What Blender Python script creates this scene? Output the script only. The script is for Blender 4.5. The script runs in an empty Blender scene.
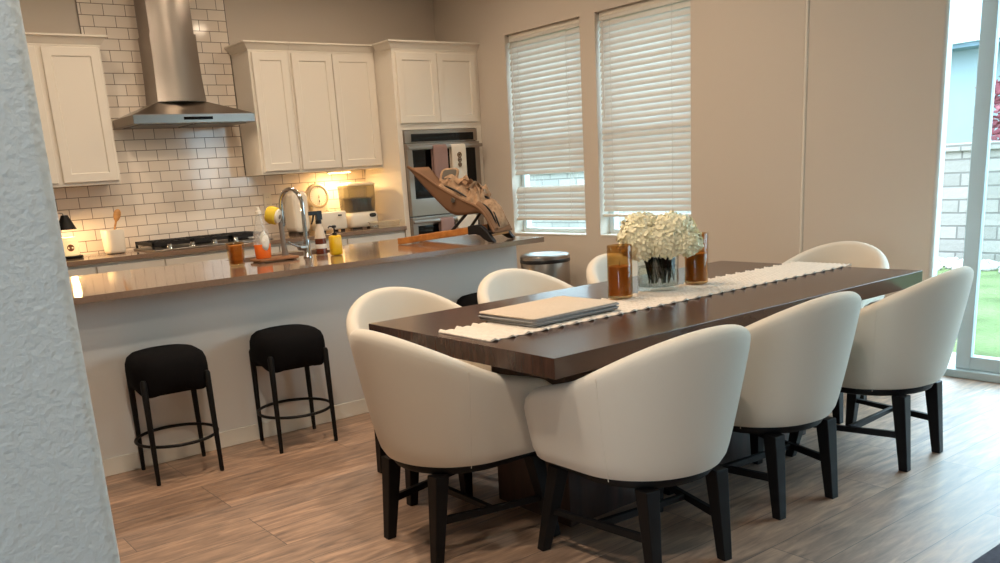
import bpy, bmesh, math, random
from mathutils import Vector, Matrix
random.seed(7)
PI = math.pi
SC = bpy.context.scene
COL = SC.collection

# ------------------------------------------------------------------ materials
def lin(c):
    c /= 255.0
    return c / 12.92 if c <= .04045 else ((c + .055) / 1.055) ** 2.4
def rgb(r, g, b): return (lin(r), lin(g), lin(b), 1)

def mat(name, col, rough=.5, metal=0, spec=.5, bump=None, var=None, sheen=0, coat=0, emit=None, trans=0, ior=1.45, aniso=0):
    """principled material; bump=(scale, strength, distance), var=(scale, amount) mottles the colour"""
    m = bpy.data.materials.new(name); m.use_nodes = True
    nt = m.node_tree; b = nt.nodes['Principled BSDF']
    b.inputs['Base Color'].default_value = col
    b.inputs['Roughness'].default_value = rough
    b.inputs['Metallic'].default_value = metal
    b.inputs['Specular IOR Level'].default_value = spec
    b.inputs['IOR'].default_value = ior
    if sheen:
        b.inputs['Sheen Weight'].default_value = sheen; b.inputs['Sheen Roughness'].default_value = .4
    if coat: b.inputs['Coat Weight'].default_value = coat; b.inputs['Coat Roughness'].default_value = .1
    if trans: b.inputs['Transmission Weight'].default_value = trans
    if aniso: b.inputs['Anisotropic'].default_value = aniso
    if emit:
        b.inputs['Emission Color'].default_value = emit[0]; b.inputs['Emission Strength'].default_value = emit[1]
    tc = nt.nodes.new('ShaderNodeTexCoord')
    if bump:
        n = nt.nodes.new('ShaderNodeTexNoise'); n.inputs['Scale'].default_value = bump[0]; n.inputs['Detail'].default_value = 4
        bp = nt.nodes.new('ShaderNodeBump'); bp.inputs['Strength'].default_value = bump[1]; bp.inputs['Distance'].default_value = bump[2]
        nt.links.new(tc.outputs['Object'], n.inputs['Vector'])
        nt.links.new(n.outputs['Fac'], bp.inputs['Height']); nt.links.new(bp.outputs['Normal'], b.inputs['Normal'])
    if var:
        n2 = nt.nodes.new('ShaderNodeTexNoise'); n2.inputs['Scale'].default_value = var[0]; n2.inputs['Detail'].default_value = 5
        cr = nt.nodes.new('ShaderNodeValToRGB')
        a = var[1]
        cr.color_ramp.elements[0].position = .3; cr.color_ramp.elements[1].position = .7
        cr.color_ramp.elements[0].color = (col[0]*(1-a), col[1]*(1-a), col[2]*(1-a), 1)
        cr.color_ramp.elements[1].color = (min(1, col[0]*(1+a)), min(1, col[1]*(1+a)), min(1, col[2]*(1+a)), 1)
        nt.links.new(tc.outputs['Object'], n2.inputs['Vector'])
        nt.links.new(n2.outputs['Fac'], cr.inputs['Fac']); nt.links.new(cr.outputs['Color'], b.inputs['Base Color'])
    return m

def thin_glass(name, tint=(1, 1, 1, 1), gloss=.9, rough=.0, ior=1.45, milky=0):
    """pane of clear glass: straight-through transparency with a fresnel reflection"""
    m = bpy.data.materials.new(name); m.use_nodes = True
    nt = m.node_tree; nt.nodes.clear()
    out = nt.nodes.new('ShaderNodeOutputMaterial'); mx = nt.nodes.new('ShaderNodeMixShader')
    fr = nt.nodes.new('ShaderNodeFresnel'); ge = nt.nodes.new('ShaderNodeNewGeometry'); mr = nt.nodes.new('ShaderNodeMapRange')
    mr.inputs['To Min'].default_value = ior; mr.inputs['To Max'].default_value = 1 / ior   # the back of each face reflects like its front
    nt.links.new(ge.outputs['Backfacing'], mr.inputs['Value']); nt.links.new(mr.outputs['Result'], fr.inputs['IOR'])
    tr = nt.nodes.new('ShaderNodeBsdfTransparent'); tr.inputs['Color'].default_value = tint
    gl = nt.nodes.new('ShaderNodeBsdfGlossy'); gl.inputs['Roughness'].default_value = rough
    gl.inputs['Color'].default_value = (gloss, gloss, gloss, 1)
    nt.links.new(fr.outputs['Fac'], mx.inputs['Fac']); nt.links.new(tr.outputs['BSDF'], mx.inputs[1])
    nt.links.new(gl.outputs['BSDF'], mx.inputs[2]); nt.links.new(mx.outputs['Shader'], out.inputs['Surface'])
    if milky:                                   # cloudy plastic: part of the light is scattered
        df = nt.nodes.new('ShaderNodeBsdfDiffuse'); df.inputs['Color'].default_value = (.8, .78, .74, 1)
        m2 = nt.nodes.new('ShaderNodeMixShader'); m2.inputs['Fac'].default_value = milky
        nt.links.new(tr.outputs['BSDF'], m2.inputs[1]); nt.links.new(df.outputs['BSDF'], m2.inputs[2]); nt.links.new(m2.outputs['Shader'], mx.inputs[1])
    return m

def plank_mat():
    m = bpy.data.materials.new('floor_planks'); m.use_nodes = True
    nt = m.node_tree; b = nt.nodes['Principled BSDF']; L = nt.links.new
    tc = nt.nodes.new('ShaderNodeTexCoord')
    br = nt.nodes.new('ShaderNodeTexBrick')
    br.inputs['Scale'].default_value = 1; br.inputs['Brick Width'].default_value = 1.22; br.inputs['Row Height'].default_value = .182
    br.inputs['Mortar Size'].default_value = .0016; br.inputs['Mortar Smooth'].default_value = .1; br.inputs['Bias'].default_value = 0
    br.offset = .37; br.offset_frequency = 3
    br.inputs['Color1'].default_value = (.0, .0, .0, 1); br.inputs['Color2'].default_value = (1, 1, 1, 1); br.inputs['Mortar'].default_value = (.5, .5, .5, 1)
    L(tc.outputs['Object'], br.inputs['Vector'])
    mp = nt.nodes.new('ShaderNodeMapping'); mp.inputs['Scale'].default_value = (2.2, 15, 1)
    # each plank gets its own slice of the grain
    cb = nt.nodes.new('ShaderNodeVectorMath'); cb.operation = 'MULTIPLY_ADD'
    cb.inputs[1].default_value = (7, 3, 11)
    L(br.outputs['Color'], cb.inputs[0]); L(tc.outputs['Object'], cb.inputs[2]); L(cb.outputs[0], mp.inputs['Vector'])
    n = nt.nodes.new('ShaderNodeTexNoise'); n.inputs['Scale'].default_value = 2.2; n.inputs['Detail'].default_value = 7; n.inputs['Roughness'].default_value = .62
    n.inputs['Distortion'].default_value = .5
    L(mp.outputs['Vector'], n.inputs['Vector'])
    cr = nt.nodes.new('ShaderNodeValToRGB'); e = cr.color_ramp.elements
    e[0].position = .30; e[0].color = rgb(104, 77, 59); e[1].position = .70; e[1].color = rgb(192, 154, 124)
    k = cr.color_ramp.elements.new(.5); k.color = rgb(154, 121, 96)
    L(n.outputs['Fac'], cr.inputs['Fac'])
    hs = nt.nodes.new('ShaderNodeMix'); hs.data_type = 'RGBA'; hs.blend_type = 'MULTIPLY'; hs.inputs['Factor'].default_value = 1
    mr = nt.nodes.new('ShaderNodeMapRange'); mr.inputs['To Min'].default_value = .78; mr.inputs['To Max'].default_value = 1.15
    sp = nt.nodes.new('ShaderNodeSeparateColor'); L(br.outputs['Color'], sp.inputs['Color']); L(sp.outputs['Red'], mr.inputs['Value'])
    L(cr.outputs['Color'], hs.inputs['A']); L(mr.outputs['Result'], hs.inputs['B'])
    dk = nt.nodes.new('ShaderNodeMix'); dk.data_type = 'RGBA'; dk.inputs['B'].default_value = rgb(62, 48, 40)
    L(br.outputs['Fac'], dk.inputs['Factor']); L(hs.outputs['Result'], dk.inputs['A']); L(dk.outputs['Result'], b.inputs['Base Color'])
    rr = nt.nodes.new('ShaderNodeMapRange'); b.inputs['Specular IOR Level'].default_value = 1.0; b.inputs['Coat Weight'].default_value = 1.0; b.inputs['Coat Roughness'].default_value = .55
    rr.inputs['To Min'].default_value = .48; rr.inputs['To Max'].default_value = .60
    L(n.outputs['Fac'], rr.inputs['Value']); L(rr.outputs['Result'], b.inputs['Roughness'])
    bp = nt.nodes.new('ShaderNodeBump'); bp.inputs['Strength'].default_value = .12; bp.inputs['Distance'].default_value = .002
    L(n.outputs['Fac'], bp.inputs['Height']); L(bp.outputs['Normal'], b.inputs['Normal'])
    return m

def brick_mat(name, c1, c2, mortar, w, h, mort, ox, oz, rough, bumpd, axis='xz', var=.0, grough=.8):
    m = bpy.data.materials.new(name); m.use_nodes = True
    nt = m.node_tree; b = nt.nodes['Principled BSDF']; L = nt.links.new
    tc = nt.nodes.new('ShaderNodeTexCoord'); sx = nt.nodes.new('ShaderNodeSeparateXYZ'); cx = nt.nodes.new('ShaderNodeCombineXYZ')
    L(tc.outputs['Object'], sx.inputs['Vector'])
    for src, dst, off in ((axis[0].upper(), 'X', ox), (axis[1].upper(), 'Y', oz)):
        a = nt.nodes.new('ShaderNodeMath'); a.operation = 'ADD'; a.inputs[1].default_value = off
        L(sx.outputs[src], a.inputs[0]); L(a.outputs[0], cx.inputs[dst])
    br = nt.nodes.new('ShaderNodeTexBrick'); br.inputs['Scale'].default_value = 1
    br.inputs['Brick Width'].default_value = w; br.inputs['Row Height'].default_value = h
    br.inputs['Mortar Size'].default_value = mort; br.inputs['Mortar Smooth'].default_value = .25; br.inputs['Bias'].default_value = 0
    br.inputs['Color1'].default_value = c1; br.inputs['Color2'].default_value = c2; br.inputs['Mortar'].default_value = mortar
    L(cx.outputs['Vector'], br.inputs['Vector']); L(br.outputs['Color'], b.inputs['Base Color'])
    inv = nt.nodes.new('ShaderNodeMath'); inv.operation = 'SUBTRACT'; inv.inputs[0].default_value = 1; L(br.outputs['Fac'], inv.inputs[1])
    n = nt.nodes.new('ShaderNodeTexNoise'); n.inputs['Scale'].default_value = 9 if rough < .4 else 22; n.inputs['Detail'].default_value = 3
    L(tc.outputs['Object'], n.inputs['Vector'])
    ad = nt.nodes.new('ShaderNodeMath'); ad.operation = 'MULTIPLY_ADD'; ad.inputs[1].default_value = .35 if rough < .4 else .6
    L(n.outputs['Fac'], ad.inputs[0]); L(inv.outputs[0], ad.inputs[2])
    bp = nt.nodes.new('ShaderNodeBump'); bp.inputs['Strength'].default_value = .6; bp.inputs['Distance'].default_value = bumpd
    L(ad.outputs[0], bp.inputs['Height']); L(bp.outputs['Normal'], b.inputs['Normal'])
    rm = nt.nodes.new('ShaderNodeMapRange'); rm.inputs['To Min'].default_value = rough; rm.inputs['To Max'].default_value = grough
    L(br.outputs['Fac'], rm.inputs['Value']); L(rm.outputs['Result'], b.inputs['Roughness'])
    return m

def wood_mat(name, dark, light, scale=(1.2, 14, 14), rough=.35, spec=.5, coat=0):
    m = bpy.data.materials.new(name); m.use_nodes = True
    nt = m.node_tree; b = nt.nodes['Principled BSDF']; L = nt.links.new
    tc = nt.nodes.new('ShaderNodeTexCoord'); mp = nt.nodes.new('ShaderNodeMapping'); mp.inputs['Scale'].default_value = scale
    n = nt.nodes.new('ShaderNodeTexNoise'); n.inputs['Scale'].default_value = 2.5; n.inputs['Detail'].default_value = 6; n.inputs['Distortion'].default_value = .4
    cr = nt.nodes.new('ShaderNodeValToRGB'); e = cr.color_ramp.elements
    e[0].position = .3; e[0].color = dark; e[1].position = .7; e[1].color = light
    L(tc.outputs['Object'], mp.inputs['Vector']); L(mp.outputs['Vector'], n.inputs['Vector']); L(n.outputs['Fac'], cr.inputs['Fac']); L(cr.outputs['Color'], b.inputs['Base Color'])
    b.inputs['Roughness'].default_value = rough; b.inputs['Specular IOR Level'].default_value = spec
    if coat: b.inputs['Coat Weight'].default_value = coat; b.inputs['Coat Roughness'].default_value = .15
    bp = nt.nodes.new('ShaderNodeBump'); bp.inputs['Strength'].default_value = .1; bp.inputs['Distance'].default_value = .001
    L(n.outputs['Fac'], bp.inputs['Height']); L(bp.outputs['Normal'], b.inputs['Normal'])
    return m

def slat_mat(name, col):
    m = bpy.data.materials.new(name); m.use_nodes = True
    nt = m.node_tree; b = nt.nodes['Principled BSDF']; out = nt.nodes['Material Output']
    b.inputs['Base Color'].default_value = col; b.inputs['Roughness'].default_value = .45
    tl = nt.nodes.new('ShaderNodeBsdfTranslucent'); tl.inputs['Color'].default_value = col
    mx = nt.nodes.new('ShaderNodeMixShader'); mx.inputs['Fac'].default_value = .22
    nt.links.new(b.outputs['BSDF'], mx.inputs[1]); nt.links.new(tl.outputs['BSDF'], mx.inputs[2]); nt.links.new(mx.outputs['Shader'], out.inputs['Surface'])
    return m

M = dict(
    wall=mat('beige_wall_paint', rgb(206, 196, 184), .75, spec=.25, bump=(70, .25, .0015)),
    peel=mat('orange_peel_wall_paint', rgb(206, 209, 208), .6, spec=.35, bump=(85, .7, .004)),
    island_paint=mat('island_panel_paint', rgb(226, 222, 215), .65, spec=.3, bump=(60, .2, .001)),
    pale_strip=mat('pale_wall_strip', rgb(224, 218, 206), .5, spec=.3),
    ceil=mat('white_ceiling_paint', rgb(228, 222, 212), .85, spec=.1),
    trim=mat('white_trim_paint', rgb(226, 220, 208), .4),
    cab=mat('cream_cabinet_paint', rgb(230, 223, 211), .38),
    gap=mat('cabinet_gap', rgb(70, 60, 50), .8),
    floor=plank_mat(),
    tile=brick_mat('white_subway_tile', rgb(240, 230, 218), rgb(234, 222, 208), rgb(130, 114, 98), .1547, .0785, .0026, -2.185 + .1547 * 20 + .0, -1.400 + .0785 * 40, .09, .0018),
    quartz=mat('brown_quartz_worktop', rgb(128, 106, 90), .10, spec=.62, var=(90, .10), coat=.3),
    steel=mat('brushed_stainless', rgb(160, 152, 144), .28, 1, bump=(90, .03, .001), aniso=.5),
    steel_dark=mat('dark_stainless', rgb(105, 98, 92), .3, 1),
    chrome=mat('polished_chrome', rgb(205, 205, 205), .06, 1),
    nickel=mat('satin_nickel', rgb(150, 145, 138), .28, 1),
    blackglass=mat('black_oven_glass', rgb(8, 8, 9), .05, spec=.35),
    black=mat('matte_black_metal', rgb(14, 13, 13), .5, spec=.3),
    blackplastic=mat('black_plastic', rgb(24, 23, 24), .35),
    iron=mat('cast_iron', rgb(22, 20, 20), .55),
    stoolfab=mat('black_boucle_fabric', rgb(20, 19, 20), .95, spec=.1, bump=(160, .6, .003)),
    chairfab=mat('cream_upholstery', rgb(221, 211, 196), .92, spec=.15, bump=(260, .35, .0015), sheen=.25),
    chairleg=mat('black_stained_wood', rgb(17, 15, 15), .5, spec=.3),
    table=wood_mat('dark_walnut_veneer', rgb(54, 35, 28), rgb(76, 51, 41), (1.0, 22, 3), .25, .55, .15),
    tablebase=wood_mat('walnut_pedestal', rgb(44, 28, 22), rgb(72, 48, 37), (12, 12, 1.2), .4),
    runner=mat('woven_cream_cotton', rgb(226, 214, 200), .95, spec=.1, bump=(220, .8, .003), var=(45, .06)),
    mat_top=mat('beige_linen', rgb(208, 190, 170), .9, spec=.1, bump=(300, .4, .001), var=(120, .05)),
    mat_side=mat('grey_linen', rgb(150, 148, 146), .9, spec=.1, bump=(300, .4, .001)),
    white_ceramic=mat('white_ceramic', rgb(236, 228, 212), .3),
    white_plastic=mat('white_plastic', rgb(232, 224, 208), .35),
    ivory=mat('ivory_plastic', rgb(228, 212, 182), .4),
    ivory_dark=mat('dial_ring', rgb(190, 168, 130), .4),
    dark_mark=mat('dark_dial_print', rgb(70, 58, 46), .6),
    bamboo=wood_mat('bamboo', rgb(176, 122, 66), rgb(214, 160, 98), (3, 3, 20), .5),
    ply=wood_mat('beech_plywood', rgb(170, 104, 46), rgb(202, 134, 68), (3, 10, 10), .4),
    tray=wood_mat('wooden_tray', rgb(120, 78, 46), rgb(160, 108, 66), (4, 16, 10), .5),
    amber=thin_glass('amber_glass', (.86, .72, .50, 1), .8),
    amberwax=mat('amber_candle_wax', rgb(168, 120, 66), .5),
    glass=thin_glass('clear_glass', (.95, .97, .96, 1)),
    dishglass=thin_glass('cast_glass', (.95, .96, .94, 1), 1, .02, 1.6, .07),
    pane=thin_glass('window_pane', (.93, .97, .97, 1)),
    smoke=thin_glass('smoky_plastic', (.48, .46, .36, 1), .8, .05, 1.45, .06),
    water=thin_glass('vase_water', (.95, .97, .95, 1), .4),
    orange=mat('orange_soap', rgb(238, 112, 40), .12, spec=.6),
    yellow=mat('yellow_soap_bottle', rgb(222, 176, 20), .3),
    yellowbrush=mat('yellow_bristles', rgb(226, 196, 60), .7),
    greyplastic=mat('grey_plastic', rgb(120, 112, 104), .4),
    label=mat('white_paper_label', rgb(226, 222, 212), .6),
    brownliquid=mat('brown_spray_liquid', rgb(96, 42, 22), .15, spec=.6),
    clearp=thin_glass('clear_plastic', (.93, .92, .88, 1), .9, .03, 1.5, .26),
    frost=mat('frosted_spray_bottle', rgb(215, 200, 180), .4),
    mauve=mat('mauve_towel_cotton', rgb(152, 122, 114), .95, spec=.1, bump=(240, .6, .002)),
    towel=mat('white_towel_cotton', rgb(222, 208, 190), .95, spec=.1, bump=(240, .5, .002)),
    print=mat('towel_print', rgb(120, 96, 74), .9),
    tan=mat('tan_bouncer_fabric', rgb(126, 95, 73), .9, spec=.1, bump=(200, .4, .001)),
    liner=mat('beige_bouncer_padding', rgb(164, 134, 107), .9, spec=.1, bump=(140, .5, .003), var=(30, .30)),
    grey_fabric=mat('grey_blanket', rgb(96, 90, 82), .95, spec=.1),
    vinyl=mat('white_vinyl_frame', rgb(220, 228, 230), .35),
    backlit_vinyl=mat('backlit_door_frame', rgb(188, 204, 210), .35),  # white vinyl with its backlit blue shade put into the colour
    slat=slat_mat('white_blind_slat', rgb(226, 222, 216)),
    cord=mat('blind_cord', rgb(214, 208, 200), .8),
    leaf=mat('dark_leaf', rgb(28, 44, 32), .5, var=(30, .3)),
    petal=mat('cream_petal', rgb(240, 232, 200), .7, spec=.2),
    stem=mat('green_stem', rgb(52, 70, 40), .5),
    rug=mat('slate_rug', rgb(84, 86, 96), .95, spec=.1, bump=(150, .8, .004), var=(60, .12)),
    grass=mat('lawn_grass', rgb(104, 116, 76), .9, spec=.1, bump=(30, 1, .03), var=(2.5, .28)),
    concrete=mat('patio_concrete', rgb(176, 176, 174), .8, var=(6, .05)),
    pebble=mat('white_pebbles', rgb(176, 168, 160), .8, var=(14, .25), bump=(16, 1, .05)),
    stone=brick_mat('retaining_blocks', rgb(150, 141, 133), rgb(128, 120, 113), rgb(108, 101, 96), .45, .155, .012, 0, 0, .8, .02, 'yz', grough=.95),
    siding=mat('pale_siding', rgb(128, 143, 146), .7, var=(1.2, .05)),
    roof=mat('blue_grey_roof', rgb(112, 132, 146), .7, var=(4, .12)),
    redleaf=mat('red_leaves', rgb(128, 62, 70), .7, var=(10, .3)),
    jarwax=mat('cream_candle_jar', rgb(238, 214, 160), .3, emit=((1, .72, .35, 1), .55)),  # emission stands in for the bulb's light on the jar
    jarprint=mat('brown_jar_print', rgb(150, 92, 50), .6),
    bulb=mat('warm_bulb', rgb(255, 220, 160), .5, emit=((1, .66, .3, 1), 30)),
    led=mat('warm_led_strip', rgb(255, 230, 180), .5, emit=((1, .72, .36, 1), 22)),
    display=mat('dark_display', rgb(40, 34, 28), .2),
)

# ------------------------------------------------------------------ mesh helpers
def new(): return bmesh.new()
def box(bm, x0, x1, y0, y1, z0, z1, mi=0):
    vs = [bm.verts.new(p) for p in ((x0,y0,z0),(x1,y0,z0),(x1,y1,z0),(x0,y1,z0),(x0,y0,z1),(x1,y0,z1),(x1,y1,z1),(x0,y1,z1))]
    for f in ((3,2,1,0),(4,5,6,7),(0,1,5,4),(1,2,6,5),(2,3,7,6),(3,0,4,7)):
        fc = bm.faces.new([vs[i] for i in f]); fc.material_index = mi
    return bm
def rings(bm, loops, cap0=True, cap1=True, closed=True, mi=0):
    """loft a list of equally long vertex loops"""
    L = [[bm.verts.new(p) for p in lp] for lp in loops]
    n = len(L[0])
    for a, b in zip(L[:-1], L[1:]):
        for i in range(n if closed else n - 1):
            j = (i + 1) % n
            try:
                f = bm.faces.new((a[i], a[j], b[j], b[i])); f.material_index = mi
            except ValueError: pass
    for flag, lp, rev in ((cap0, L[0], True), (cap1, L[-1], False)):
        if flag and n > 2:
            try:
                f = bm.faces.new(lp[::-1] if rev else lp); f.material_index = mi
            except ValueError: pass
    return bm
def lathe(bm, prof, cx=0, cy=0, z=0, seg=32, sx=1, sy=1, cap=True, mi=0):
    rings(bm, [[(cx + max(r, 1e-4) * sx * math.cos(2*PI*k/seg), cy + max(r, 1e-4) * sy * math.sin(2*PI*k/seg), z + h) for k in range(seg)] for r, h in prof], cap, cap, mi=mi)
    return bm
def tube(bm, pts, r, seg=10, cap=True, mi=0):
    """round tube along a path; r a number or a list"""
    P = [Vector(p) for p in pts]; n = len(P)
    R = r if isinstance(r, (list, tuple)) else [r] * n
    T = []
    for i in range(n):
        a = P[max(i-1, 0)]; b = P[min(i+1, n-1)]; T.append((b - a).normalized())
    ref = Vector((0, 0, 1)) if abs(T[0].z) < .9 else Vector((1, 0, 0))
    u = T[0].cross(ref).normalized(); loops = []
    for i in range(n):
        u = (u - T[i] * u.dot(T[i])).normalized(); v = T[i].cross(u)
        loops.append([tuple(P[i] + (u * math.cos(2*PI*k/seg) + v * math.sin(2*PI*k/seg)) * R[i]) for k in range(seg)])
    return rings(bm, loops, cap, cap, mi=mi)
def ring(bm, c, R, r, seg=40, rs=8, axis='z', sx=1, sy=1, mi=0):
    vs = []
    for i in range(seg):
        a = 2*PI*i/seg; row = []
        for k in range(rs):
            b = 2*PI*k/rs; q = R + r * math.cos(b)
            p = (q*math.cos(a)*sx, q*math.sin(a)*sy, r*math.sin(b))
            if axis == 'y': p = (p[0], p[2], p[1])
            if axis == 'x': p = (p[2], p[0], p[1])
            row.append(bm.verts.new((c[0]+p[0], c[1]+p[1], c[2]+p[2])))
        vs.append(row)
    for i in range(seg):
        for k in range(rs):
            f = bm.faces.new((vs[i][k], vs[(i+1)%seg][k], vs[(i+1)%seg][(k+1)%rs], vs[i][(k+1)%rs])); f.material_index = mi
    return bm
def sbar(bm, p0, p1, w0, w1=None, d0=None, d1=None, yaw=0, mi=0):
    """square tapering bar between two points (cross-section kept level when it is upright)"""
    p0 = Vector(p0); p1 = Vector(p1); w1 = w0 if w1 is None else w1; d0 = w0 if d0 is None else d0; d1 = w1 if d1 is None else d1
    t = (p1 - p0).normalized()
    if abs(t.z) > .7:
        u = Vector((math.cos(yaw), math.sin(yaw), 0)); v = Vector((-math.sin(yaw), math.cos(yaw), 0))
    else:
        u = t.cross(Vector((0, 0, 1))).normalized(); v = Vector((0, 0, 1))
    lo = []
    for p, w, d in ((p0, w0, d0), (p1, w1, d1)):
        lo.append([tuple(p + u*(a*w/2) + v*(b*d/2)) for a, b in ((-1,-1),(1,-1),(1,1),(-1,1))])
    return rings(bm, lo, mi=mi)
def prism(bm, poly, z0, z1, mi=0):
    return rings(bm, [[(x, y, z0) for x, y in poly], [(x, y, z1) for x, y in poly]], mi=mi)
def rrect(x0, x1, y0, y1, r, n=6):
    out = []
    for cx, cy, a0 in ((x1-r, y1-r, 0), (x0+r, y1-r, PI/2), (x0+r, y0+r, PI), (x1-r, y0+r, 1.5*PI)):
        for k in range(n + 1):
            a = a0 + PI/2*k/n; out.append((cx + r*math.cos(a), cy + r*math.sin(a)))
    return out
def rbox(bm, x0, x1, y0, y1, z0, z1, r=.02, e=.006, mi=0):
    """box with rounded vertical corners and softened top and bottom edges"""
    lo = []
    for z, o in ((z0, e), (z0 + e*.3, e*.3), (z0 + e, 0), (z1 - e, 0), (z1 - e*.3, e*.3), (z1, e)):
        lo.append([(x, y, z) for x, y in rrect(x0+o, x1-o, y0+o, y1-o, max(r-o, .001))])
    return rings(bm, lo, mi=mi)
def squircle(a, b, n, k, cx=0, cy=0):
    out = []
    for i in range(k):
        t = 2*PI*i/k; c, s = math.cos(t), math.sin(t)
        out.append((cx + a*math.copysign(abs(c)**(2/n), c), cy + b*math.copysign(abs(s)**(2/n), s)))
    return out

def link(name, bm, m, parent=None, smooth=None, bevel=0, subsurf=0, world=True, solid=0):
    """links the bmesh as ONE object; world coordinates are made local to an unrotated parent"""
    bmesh.ops.recalc_face_normals(bm, faces=bm.faces)
    me = bpy.data.meshes.new(name); bm.to_mesh(me); bm.free()
    o = bpy.data.objects.new(name, me); COL.objects.link(o)
    for k in (m if isinstance(m, (list, tuple)) else [m]): me.materials.append(k)
    if parent is not None:
        o.parent = parent
        if world:
            off = Vector((0, 0, 0)); p = parent
            while p is not None: off += p.location; p = p.parent
            me.transform(Matrix.Translation(-off))
    if smooth is not None:
        me.shade_smooth()
        if smooth < 180: me.set_sharp_from_angle(angle=math.radians(smooth))
    if solid:
        s = o.modifiers.new('solid', 'SOLIDIFY'); s.thickness = solid; s.offset = 0
    if bevel:
        b = o.modifiers.new('bevel', 'BEVEL'); b.width = bevel; b.segments = 2; b.limit_method = 'ANGLE'; b.angle_limit = math.radians(40)
    if subsurf:
        s = o.modifiers.new('sub', 'SUBSURF'); s.levels = subsurf; s.render_levels = subsurf
    return o
def tag(o, label, cat, group=None, kind=None):
    o['label'] = label; o['category'] = cat
    if group: o['group'] = group
    if kind: o['kind'] = kind
    return o
def thing(name, label, cat, loc=(0, 0, 0), rotz=0, group=None):
    o = bpy.data.objects.new(name, None); COL.objects.link(o)
    o.empty_display_size = .05; o.location = loc; o.rotation_euler = (0, 0, rotz)
    return tag(o, label, cat, group)
def struct(name, bm, m, parent=None, **k):
    o = link(name, bm, m, parent, **k); o['kind'] = 'structure'; return o
def copy_tree(o, parent=None):
    c = o.copy(); COL.objects.link(c); c.parent = parent
    for ch in list(o.children): copy_tree(ch, c)
    return c
def dup(root, loc, rotz, label, group=None):
    c = copy_tree(root); c.location = loc; c.rotation_euler = (0, 0, rotz); c['label'] = label
    if group: c['group'] = group
    return c

# ------------------------------------------------------------------ plan (metres; camera stands at x=0, y=0)
YA = 6.938      # kitchen wall
XB = 4.944      # window wall
XD = 4.948      # wall of the sliding door
XF = 5.102      # inner face of the sliding door frame
YS = 3.162      # corner where the window wall steps out to the door wall
CEIL = 3.05
W1 = (5.065, 5.952); W2 = (4.020, 4.905); WZ = (.768, 2.396)
D_Y = (-.60, 2.470)
YE = 2.350      # rounded end of the wall beside the sliding door
D_Z = 2.42

# ------------------------------------------------------------------ room
struct('floor', box(new(), -2.2, XD + .16, -6.6, YA + .16, -.08, 0), M['floor'])
struct('ceiling', box(new(), -2.2, XD + .2, -6.7, YA + .16, CEIL, CEIL + .1), M['ceil'])
struct('wall_back', box(new(), -2.2, XB + .2, YA, YA + .15, 0, CEIL), M['wall'])
bm = new()                                           # window wall with two openings, bull-nosed end
xo = XB + .17
for y0, y1 in ((YS + .02, W2[0]), (W2[1], W1[0]), (W1[1], YA)): box(bm, XB, xo, y0, y1, 0, CEIL)
for a, b in (W1, W2):
    box(bm, XB, xo, a, b, 0, WZ[0]); box(bm, XB, xo, a, b, WZ[1], CEIL)
arc = [(XB + .02 - .02*math.cos(t), YS + .02 - .02*math.sin(t)) for t in [PI/2*k/8 for k in range(9)]]
prism(bm, arc + [(xo + .1, YS), (xo + .1, YS + .02)], 0, CEIL)
struct('wall_right', bm, M['wall'], smooth=35)
bm = new()                                           # wall with the sliding door
XW = XD + .28
rr_ = .02; ye = YE
arc = [(XD + rr_ - rr_*math.sin(t), ye + rr_ - rr_*math.cos(t)) for t in [PI/2*k/8 for k in range(9)]]
prism(bm, arc + [(XD, YS - .006), (XW, YS - .006), (XW, D_Y[1] + .06), (XF - .002, D_Y[1])], 0, CEIL)   # splayed reveal
box(bm, XD, XW, D_Y[0], ye + .03, D_Z, CEIL); box(bm, XD, XW, -6.7, D_Y[0], 0, CEIL)
struct('wall_patio', bm, M['wall'], smooth=35)
bm = new(); box(bm, -2.2, XD + .28, -6.7, -6.54, 0, CEIL)                 # wall behind the camera
struct('wall_front', bm, M['wall'])
bm = new()
for y0, y1 in ((-6.6, -.6), (.55, YA)): box(bm, -2.2, -2.05, y0, y1, 0, CEIL)
box(bm, -2.2, -2.05, -.6, .55, 0, .8); box(bm, -2.2, -2.05, -.6, .55, 2.1, CEIL)  # unseen opening added here to throw daylight on the near chairs
struct('wall_left', bm, M['wall'])
bm = new(); tube(bm, [(XB + .004, YS - .002, 0), (XB + .004, YS - .002, CEIL)], .011, 16)
struct('trim_4', bm, M['pale_strip'], smooth=60)                # pale rounded strip on the line where the window wall ends
bm = new()                                           # partition beside the camera, bull-nosed end
FX, FY = .283, 1.30
r = .022
arc = [(FX - r + r*math.sin(t), FY + r - r*math.cos(t)) for t in [PI/2*k/8 for k in range(9)]]
prism(bm, [(-2.05, FY)] + arc + [(FX, FY + .14), (-2.05, FY + .14)], 0, CEIL)
struct('wall_partition', bm, M['peel'], smooth=35)

def baseboard(name, x0, x1, y0, y1):
    return struct(name, box(new(), x0, x1, y0, y1, 0, .09), M['trim'], bevel=.004)
baseboard('baseboard_right', XB - .013, XB - .0005, YS + .02, 6.30)
baseboard('baseboard_patio', XD - .013, XD - .0005, D_Y[1] + .02, YS - .005)

# tiled splashback
bm = new(); box(bm, 1.857, 2.946, YA - .009, YA - .0005, .905, CEIL - .01)
box(bm, .3, 1.857, YA - .009, YA - .0005, .905, 1.41); box(bm, 2.946, 4.066, YA - .009, YA - .0005, .905, 1.41)
struct('trim_1', bm, M['tile'])
bm = new(); box(bm, 1.852, 1.857, YA - .011, YA - .0005, 1.41, CEIL - .01); box(bm, 2.946, 2.951, YA - .011, YA - .0005, 1.41, CEIL - .01)
struct('trim_2', bm, M['steel_dark'])

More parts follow.
